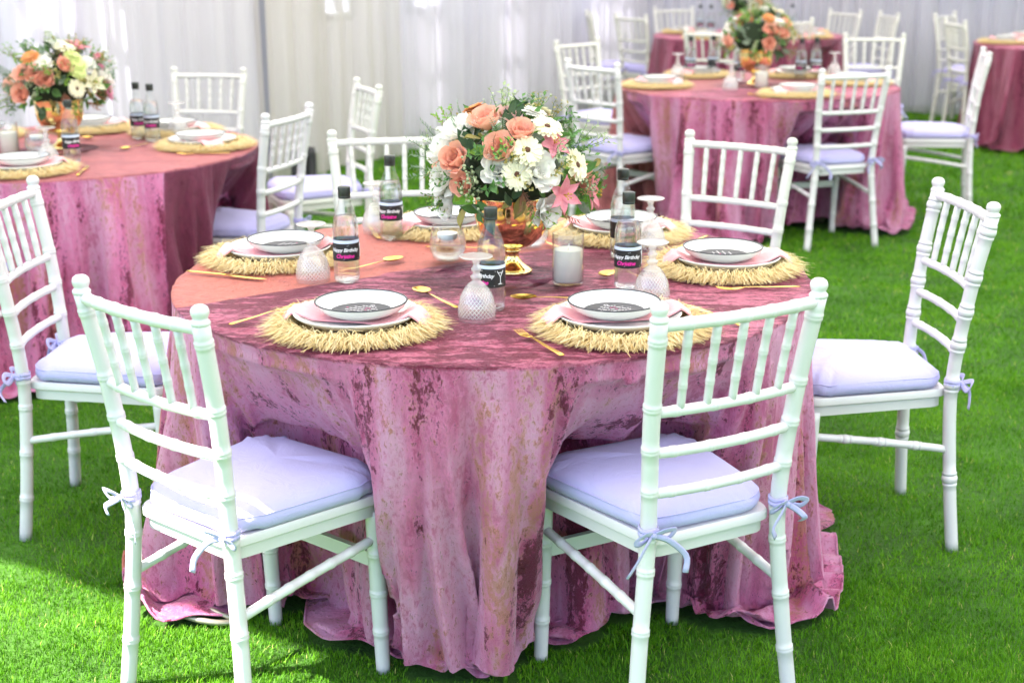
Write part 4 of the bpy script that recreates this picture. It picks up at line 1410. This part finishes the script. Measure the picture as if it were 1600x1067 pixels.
for ang, w in [(-173, 'at the left end of the middle right table'), (-78, 'at the front of the middle right table'), (4, 'at the right end of the middle right table'), (58, 'at the back right of the middle right table'), (118, 'at the back left of the middle right table')]:
    setting(T_MID, ang, .565, w, fork=ang in (-78,), knife=ang in (-78, 4), spoon=False)
for x, y, tw, lab in [(-.31, .50, .1, 'water bottle leftmost on the middle right table'), (-.17, .55, 1.4, 'water bottle second from left on the middle right table'), (-.06, .24, .6, 'water bottle just left of the tall bouquet vase'),
                      (.40, .35, .2, 'water bottle rightmost on the middle right table'), (.30, .28, -.5, 'water bottle right of the pillar candle on the middle right table')]:
    bottle(on(T_MID, x, y), _rb(T_MID, x, y) + tw, lab)
goblet(on(T_MID, -.40, .36), 0, 'upturned goblet leftmost on the middle right table')
goblet(on(T_MID, -.19, -.30), 1, 'upturned goblet at the front of the middle right table')
goblet(on(T_MID, .52, .40), 2, 'upturned goblet rightmost on the middle right table')
candle_holder(on(T_MID, .0, -.16), 'white pillar candle in a glass cylinder on the middle right table')

for ang, w in [(150, 'at the left end of the farthest table'), (-135, 'at the front left of the farthest table'), (-40, 'at the front right of the farthest table'), (22, 'at the right end of the farthest table')]:
    setting(T_FAR, ang, .56, w, fork=False, knife=False, spoon=False)
for x, y, lab in [(-.36, .30, 'small water bottle leftmost on the farthest table'), (-.28, .22, 'small water bottle second from left on the farthest table'), (.42, .3, 'small water bottle right of the far bouquet on the farthest table')]:
    bottle(on(T_FAR, x, y), _rb(T_FAR, x, y), lab)
for ang, w in [(172, 'at the left end of the right edge table'), (118, 'at the back left of the right edge table')]:
    setting(T_EDGE, ang, .56, w, fork=False, knife=False, spoon=False)

# ------------------------------------------------------------------ vases and bouquets
def vase(loc, lab):
    if 'vase' in _first:
        return dup(_first['vase'], loc, 0, lab, 'vase', 'gold footed vases')
    t = thing('footed_vase', loc, 0, lab, 'vase', 'gold footed vases')
    b = MB(); b.lathe([(0, .0), (.050, .0), (.0515, .003), (.0505, .007), (.040, .013), (.026, .024), (.0185, .036), (.0165, .046), (.019, .052), (.023, .055), (.020, .058), (.016, .060)], 40)
    b.build('foot', 'rose_gold', t)
    b = MB(); b.lathe([(.0, .0595), (.030, .062), (.055, .073), (.075, .092), (.087, .115), (.0925, .140), (.094, .165), (.0945, .188), (.0965, .192), (.0965, .195), (.0935, .196), (.0915, .190), (.0895, .150), (.080, .112), (.05, .082), (0, .075)], 48, fn=lambda t_, z: 1 + (.010 * math.cos(t_ * 14) * min(1, max(0, (z - .12) / .04)) if z < .187 else 0))
    b.build('bowl', 'rose_gold', t)
    _first['vase'] = t
    return t

def petal_mesh(name, L, W, cup, curl, mat, tip=.6, n=6, m=5, ruffle=0.0, seed=0):
    """petal along +y from the origin, cupped across, curling up (+z) along its length"""
    r = random.Random(seed); ph = r.uniform(0, 6)
    P = np.zeros((n, m, 3))
    for i in range(n):
        u = i / (n - 1)
        w = W * (math.sin(PI * min(1, (.12 + .88 * u) * tip + .02)) ** .8) if tip < 1 else W * max(.04, math.sin(PI * (.06 + .92 * u)) ** .8)
        for j in range(m):
            v = j / (m - 1) * 2 - 1
            y = L * u; z = curl * L * u * u + cup * W * v * v * (.3 + .7 * u) + ruffle * math.sin(v * 7 + ph) * u
            P[i, j] = (w / 2 * v, y * (1 - .10 * v * v * u), z)
    b = MB(); b.grid(P)
    return b.mesh(name, mat)

def aim(n, spin=0.0):
    """rotation that turns local +z to n"""
    q = Vector(n).normalized().to_track_quat('Z', 'Y')
    return (q.to_matrix() @ Matrix.Rotation(spin, 3, 'Z'))

PET = {}
def rose(parent, p, n, size, mat, rr, name='rose', layers=None):
    e = put(name, None, parent, p, aim(n, rr.uniform(0, 6))); e.empty_display_size = .02
    key = (name, mat)
    if key not in PET:
        PET[key] = [petal_mesh('petal', 1.0, .95, .30, .10, mat, .68, ruffle=.03 if name == 'rose' else .08, seed=k) for k in range(2)]
    lay = layers or [(3, .62, 84, .10), (4, .78, 76, .16), (5, .90, 64, .20), (5, .98, 47, .24)]
    for k, (cnt, sz, elev, off) in enumerate(lay):
        for i in range(cnt):
            a = 2 * PI * (i + .5 * (k % 2)) / cnt + rr.uniform(-.15, .15) + k
            el = math.radians(elev + rr.uniform(-7, 7))
            Rm = Matrix.Rotation(a, 3, 'Z') @ Matrix.Rotation(el, 3, 'X')
            d = Matrix.Rotation(a, 3, 'Z') @ Vector((0, off * size * 1.2, 0))
            put('petal', rr.choice(PET[key]), e, d + Vector((0, 0, -size * .55)), Rm, size * sz * rr.uniform(.94, 1.06))
    return e

def daisy_mesh(key, size, mat, n, layers, eye=('flower_eye', .17), ring=True):
    b = MB(); r = random.Random(n)
    for k in range(layers):
        for i in range(n):
            a = 2 * PI * (i + .5 * k) / n + r.uniform(-.07, .07)
            L = size * (1 - .16 * k) * r.uniform(.92, 1.04); W = size * .30
            el = .10 + .22 * k + r.uniform(-.08, .08)
            c, s = math.cos(a), math.sin(a)
            P = np.zeros((4, 3, 3))
            for q in range(4):
                u = q / 3
                w = W * [.45, .8, 1.0, .55][q] / 2
                for j in range(3):
                    v = j - 1
                    y = size * .12 + L * u * .88; z = math.sin(el) * y + size * .05 * v * v * (1 if q < 3 else .4) - size * .12 * u * u + .01 * size * k
                    P[q, j] = (c * y - s * w * v, s * y + c * w * v, z)
            b.grid(P, mi=0)
    pet = b.mesh('petals', mat)
    e = MB()
    R = size * eye[1]
    e.lathe([(R * 1.1, 0), (R * 1.05, R * .35), (R * .6, R * .62), (0, R * .6)], 14, fn=lambda t, z: 1 + .08 * math.sin(t * 9))
    ey = e.mesh('eye', eye[0])
    rg = None
    if ring:
        q = MB(); q.lathe([(R * 1.1, R * .1), (R * 1.7, R * .45), (R * 2.0, R * .5), (R * 1.6, R * .2)], 18, fn=lambda t, z: 1 + .10 * math.sin(t * 17)); rg = q.mesh('ring', 'flower_ring')
    return pet, ey, rg
DAISY = {}
def daisy(parent, p, n, size, mat, rr, name='gerbera', cnt=19, layers=2, eye=('flower_eye', .17), ring=True):
    key = (name, mat)
    if key not in DAISY:
        DAISY[key] = daisy_mesh(key, 1.0, mat, cnt, layers, eye, ring)
    e = put(name, None, parent, p, aim(n, rr.uniform(0, 6))); e.empty_display_size = .02
    pet, ey, rg = DAISY[key]
    put('petals', pet, e, None, None, size); put('eye', ey, e, (0, 0, size * .06), None, size)
    if rg: put('ring', rg, e, (0, 0, size * .03), None, size)
    return e
def lily(parent, p, n, size, mat, rr):
    e = put('lily', None, parent, p, aim(n, rr.uniform(0, 6))); e.empty_display_size = .02
    if ('lily', mat) not in PET:
        PET[('lily', mat)] = petal_mesh('petal', 1.0, .46, .28, -.22, mat, 1.0, n=8)
        b = MB()
        for i in range(5):
            a = i * 1.257
            b.sweep([(0, 0, 0), (.06 * math.cos(a), .06 * math.sin(a), .25), (.13 * math.cos(a), .13 * math.sin(a), .42)], .014, 5)
            b.sweep([(.10 * math.cos(a), .10 * math.sin(a), .41), (.17 * math.cos(a), .17 * math.sin(a), .43)], .03, 5)
        PET['stamen'] = b.mesh('stamens', 'stamen')
    for i in range(6):
        a = 2 * PI * i / 6
        Rm = Matrix.Rotation(a, 3, 'Z') @ Matrix.Rotation(math.radians(38 if i % 2 else 30), 3, 'X')
        put('petal', PET[('lily', mat)], e, (0, 0, -size * .2), Rm, size * (1.0 if i % 2 else .92))
    put('stamens', PET['stamen'], e, None, None, size)
    return e
LEAF = {}
def leaf_mesh(mat, wide):
    k = (mat, wide)
    if k not in LEAF:
        LEAF[k] = petal_mesh('leaf', 1.0, wide, .22, -.18, mat, 1.0, n=7, m=5)
    return LEAF[k]
def sprig_mesh(kind):
    if kind in LEAF:
        return LEAF[kind]
    r = random.Random(len(kind) + sum(map(ord, kind)))
    mat, n, L, ll, lw = {'bright': ('leaf_bright', 26, .10, .020, .010), 'pale': ('leaf_pale', 30, .10, .016, .010), 'fern': ('leaf_grey', 44, .115, .020, .0045), 'olive': ('leaf_olive', 24, .085, .015, .010), 'rust': ('leaf_rust', 40, .10, .017, .004), 'mid': ('leaf_mid', 26, .10, .026, .013), 'berry': ('leaf_pale', 20, .07, .006, .006)}[kind]
    b = MB()
    stems = 3 if kind not in ('fern', 'rust') else 2
    for s in range(stems):
        sp = .35 * (s - (stems - 1) / 2)
        ln = L * r.uniform(.75, 1.0)
        pts = [np.array((sp * ln * t * (1 + .3 * t), .12 * ln * t * t * r.uniform(.5, 1.5), ln * t)) for t in np.linspace(0, 1, 7)]
        b.sweep(pts, np.linspace(.0013, .0006, 7), 5, mi=1)
        for i in range(n // stems):
            t = .18 + .82 * i / (n // stems - 1)
            p = np.array([np.interp(t, np.linspace(0, 1, 7), [q[k] for q in pts]) for k in range(3)])
            a = i * 2.4 + r.uniform(-.4, .4) if kind not in ('fern', 'rust') else (PI * (i % 2) + r.uniform(-.2, .2))
            el = r.uniform(.3, .9)
            if kind == 'berry':
                c = p + np.array((math.cos(a), math.sin(a), .4)) * .008
                b.lathe([(0, -.004), (.0035, -.002), (.0042, .001), (.002, .0038), (0, .004)], 7, c=tuple(c))
                continue
            d = np.array((math.cos(a) * math.cos(el), math.sin(a) * math.cos(el), math.sin(el)))
            w = np.cross(d, (0, 0, 1)); w /= np.linalg.norm(w) + 1e-9
            l = ll * r.uniform(.7, 1.15); u = np.cross(w, d)
            b.add([p, p + d * l * .45 + w * lw / 2 + u * lw * .12, p + d * l, p + d * l * .45 - w * lw / 2 + u * lw * .12, p + d * l * .5 - u * lw * .08], [(0, 1, 4), (1, 2, 4), (2, 3, 4), (3, 0, 4)])
    LEAF[kind] = b.mesh('sprig', [mat, 'leaf_rust' if kind in ('bright', 'rust') else 'leaf_mid'])
    return LEAF[kind]

BQ_C = Vector((0, 0, .245))
def outward(p, up=.15):
    v = Vector((p[0] / .205, p[1] / .19, (p[2] - BQ_C.z) / .175))
    v = Vector((v.x / .205, v.y / .19, v.z / .175)).normalized()
    return (v + Vector((0, 0, up))).normalized()
FL_NEAR = [('R', -0.062, -0.095, 0.397, .042), ('R', -0.026, -0.167, 0.335, .044), ('R', -0.136, -0.13, 0.308, .042), ('R', 0.023, -0.137, 0.374, .036), ('R', -0.116, -0.157, 0.252, .036), ('P', -0.006, -0.06, 0.405, .034), ('O', -0.09, 0.0, 0.405, .032),
    ('G', 0.036, -0.172, 0.332, .037), ('G', 0.084, -0.11, 0.378, .037), ('G', 0.012, -0.188, 0.278, .035), ('G', 0.154, -0.12, 0.289, .038), ('M', 0.054, -0.06, 0.405, .030), ('W', 0.068, -0.177, 0.284, .040), ('W', -0.125, -0.073, 0.376, .038), ('W', -0.175, -0.058, 0.328, .036),
    ('W', -0.166, -0.089, 0.194, .034), ('W', -0.031, -0.184, 0.29, .034), ('W', 0.089, -0.154, 0.186, .036), ('W', -0.169, -0.107, 0.254, .034), ('L', 0.122, -0.155, 0.225, .050), ('L', 0.197, -0.02, 0.207, .050), ('L', 0.1, -0.125, 0.340, .045)]
SP_NEAR = [('dark', 0.016, -0.08, 0.405, .075), ('dark', -0.005, -0.10, 0.39, .06), ('dark', -0.099, -0.125, 0.353, .06), ('dark', -0.105, -0.11, 0.362, .05), ('dark', -0.092, -0.165, 0.215, .075), ('dark', -0.06, -0.17, 0.20, .06), ('mid', 0.148, -0.1, 0.333, 0), ('mid', .165, -.08, .31, 0), ('pale', -0.032, 0.0, 0.40, 0), ('pale', -.02, -.03, .40, 0),
    ('bright', -0.165, 0.0, 0.37, 0), ('bright', -.15, -.03, .37, 0), ('fern', -0.19, -0.02, 0.285, 0), ('fern', -.185, -.05, .26, 0), ('fern', -.19, .02, .31, 0), ('olive', 0.105, 0.01, 0.385, 0), ('olive', 0.065, -0.02, 0.40, 0), ('pale', 0.185, -0.02, 0.31, 0), ('pale', .18, -.05, .34, 0), ('bright', 0.065, -0.16, 0.185, 0), ('bright', .05, -.165, .20, 0),
    ('rust', 0.115, -0.12, 0.19, 0), ('rust', .03, -.175, .235, 0), ('rust', -.04, -.175, .31, 0), ('mid', -0.073, -0.165, 0.317, 0), ('mid', -0.046, -0.18, 0.252, 0), ('bright', -.02, -.185, .315, 0), ('bright', -.175, -.09, .215, 0), ('berry', -.10, -.165, .27, 0), ('berry', -.085, -.17, .245, 0), ('berry', .18, -.06, .25, 0), ('olive', .10, -.16, .27, 0), ('olive', .02, -.18, .30, 0), ('mid', .17, -.07, .22, 0), ('bright', .16, -.06, .23, 0), ('mid', -.16, -.08, .22, 0)]
FL_LEFT = [('R', -0.121, -0.139, 0.315, .040), ('R', -0.076, -0.165, 0.312, .040), ('R', -0.038, -0.183, 0.290, .042), ('R', 0.036, -0.162, 0.341, .038), ('R', -0.132, -0.144, 0.238, .044), ('W', -0.050, -0.151, 0.352, .034), ('G', 0.040, -0.094, 0.403, .040), ('Y', 0.082, -0.145, 0.344, .034), ('Y', 0.067, -0.127, 0.372, .032), ('Y', 0.084, -0.160, 0.317, .032),
    ('C', 0.136, -0.141, 0.271, .055), ('G', 0.072, -0.178, 0.253, .034), ('K', 0.193, -0.057, 0.228, .038), ('L', 0.096, -0.024, 0.40, .046), ('K', 0.163, -0.071, 0.338, .030), ('L', 0.167, 0.011, 0.35, .046), ('W', 0.179, -0.075, 0.304, .036), ('W', 0.121, -0.120, 0.342, .032), ('W', 0.20, -0.019, 0.279, .034), ('O', -0.089, -0.116, 0.371, .034), ('W', 0.015, -0.047, 0.415, .034), ('P', 0.066, 0.02, 0.415, .034)]
def bouquet(loc, rz, lab, flowers, sprigs, seed, nleaf=190):
    t = thing('bouquet', loc, rz, lab, 'bouquet', 'bouquets on the tables')
    rr = random.Random(seed)
    b = MB(); b.lathe([(0, .170), (.07, .172), (.10, .20), (.125, .245), (.11, .30), (.07, .335), (0, .35)], 20, fn=lambda a, z: 1 + .05 * math.sin(a * 5 + z * 40))
    b.build('foliage_core', 'floral_foam', t)
    fl = list(flowers)
    types = ['R', 'W', 'G', 'W', 'L', 'R', 'M', 'P']
    for k in range(17):                                     # the side away from the camera
        a = math.radians(15 + 150 * ((k * .618) % 1)); el = math.radians(-15 + 85 * ((k * .382 + .1) % 1))
        fl.append((types[k % 8], .195 * math.cos(a) * math.cos(el), .18 * math.sin(a) * math.cos(el), .25 + .165 * math.sin(el), .036))
    for (k, x, y, z, s) in fl:
        s *= 1.12
        p = Vector((x, y, z)); n = outward(p)
        n = (n + Vector((rr.uniform(-.2, .2), rr.uniform(-.2, .2), rr.uniform(-.1, .15)))).normalized()
        if k == 'R': rose(t, p, n, s, 'petal_coral', rr)
        elif k == 'P': rose(t, p, n, s, 'petal_blush', rr, 'carnation', [(4, .6, 72, .1), (5, .8, 55, .15), (6, .95, 32, .2)])
        elif k == 'W': rose(t, p, n, s, 'petal_white', rr, 'peony', [(3, .6, 80, .08), (4, .8, 62, .16), (5, .98, 40, .22), (5, 1.05, 18, .22)])
        elif k == 'G': daisy(t, p, n, s, 'petal_cream', rr)
        elif k == 'K': daisy(t, p, n, s, 'petal_hotpink', rr)
        elif k == 'M': daisy(t, p, n, s, 'petal_white', rr, 'aster', 24, 3, ('petal_lime', .16), False)
        elif k == 'Y': daisy(t, p, n, s, 'petal_lime', rr, 'chrysanthemum', 22, 4, ('petal_lime', .14), False)
        elif k == 'O': daisy(t, p, n, s, 'petal_orange', rr, 'chrysanthemum', 22, 4, ('petal_orange', .16), False)
        elif k == 'L': lily(t, p, n, s, 'petal_pink', rr)
        elif k == 'C': lily(t, p, n, s, 'petal_cream', rr)
    for (k, x, y, z, s) in sprigs:
        p = Vector((x, y, z)); n = outward(p, .05 if z > .25 else -.5)
        if k == 'dark':
            e = put('leaf', leaf_mesh('leaf_dark', .55), t, p * .93, aim(n, rr.uniform(0, 6)) @ Matrix.Rotation(math.radians(50), 3, 'X'), s)
        else:
            put('sprig', sprig_mesh(k), t, Vector((p.x * .86, p.y * .86, BQ_C.z + (p.z - BQ_C.z) * .86)), aim((n + Vector((rr.uniform(-.3, .3), rr.uniform(-.2, .2), rr.uniform(-.1, .3)))), rr.uniform(0, 6)), rr.uniform(.8, 1.05) * (.75 if k in ('bright', 'mid') else .9))
    for i in range(nleaf):
        a = rr.uniform(0, 2 * PI); el = math.radians(rr.uniform(-35, 85)); q = rr.uniform(.66, 1.0)
        p = Vector((.20 * q * math.cos(a) * math.cos(el), .185 * q * math.sin(a) * math.cos(el), .245 + .165 * q * math.sin(el)))
        n = outward(p, .1)
        mt = rr.choice(['leaf_dark', 'leaf_mid', 'leaf_mid', 'leaf_mid', 'leaf_bright', 'leaf_grey', 'leaf_olive'])
        put('leaf', leaf_mesh(mt, rr.choice([.34, .5])), t, p, aim(n, rr.uniform(0, 6)) @ Matrix.Rotation(math.radians(rr.uniform(15, 70)), 3, 'X'), rr.uniform(.035, .065))
    for i in range(34):
        a = rr.uniform(0, 2 * PI); el = math.radians(rr.uniform(-30, 80))
        p = Vector((.17 * math.cos(a) * math.cos(el), .16 * math.sin(a) * math.cos(el), .245 + .14 * math.sin(el)))
        put('sprig', sprig_mesh(rr.choice(['mid', 'pale', 'bright', 'olive', 'fern', 'mid'])), t, p, aim(outward(p, .1), rr.uniform(0, 6)), rr.uniform(.55, .8))
    return t
VN = (T_NEAR[0] + .048, T_NEAR[1] + .037, ZT)
VL = (T_LEFT[0] + .01, T_LEFT[1] + .01, ZT)
VM = (T_MID[0] + .0, T_MID[1] + .04, ZT)
VF = (T_FAR[0] - .03, T_FAR[1] + .02, ZT)
vase(VN, 'shiny gold footed vase in the middle of the nearest table')
vase(VL, 'gold footed vase on the left table')
vase(VM, 'gold footed vase on the middle right table')
vase(VF, 'gold footed vase on the farthest table')
_zl = lambda v: (v[0], v[1], TABLE_H)
bn = bouquet(_zl(VN), 0, 'round bouquet of coral roses, cream gerberas and pink lilies on the nearest table', FL_NEAR, SP_NEAR, 3)
bl = bouquet(_zl(VL), .30, 'bouquet with coral roses at its left side on the left table', FL_LEFT, SP_NEAR, 5, 130)
dup(bl, _zl(VM), .9, 'bouquet of coral roses and cream flowers on the middle right table', 'bouquet', 'bouquets on the tables')
dup(bn, _zl(VF), 1.2, 'bouquet cut by the top photo edge on the farthest table', 'bouquet', 'bouquets on the tables')
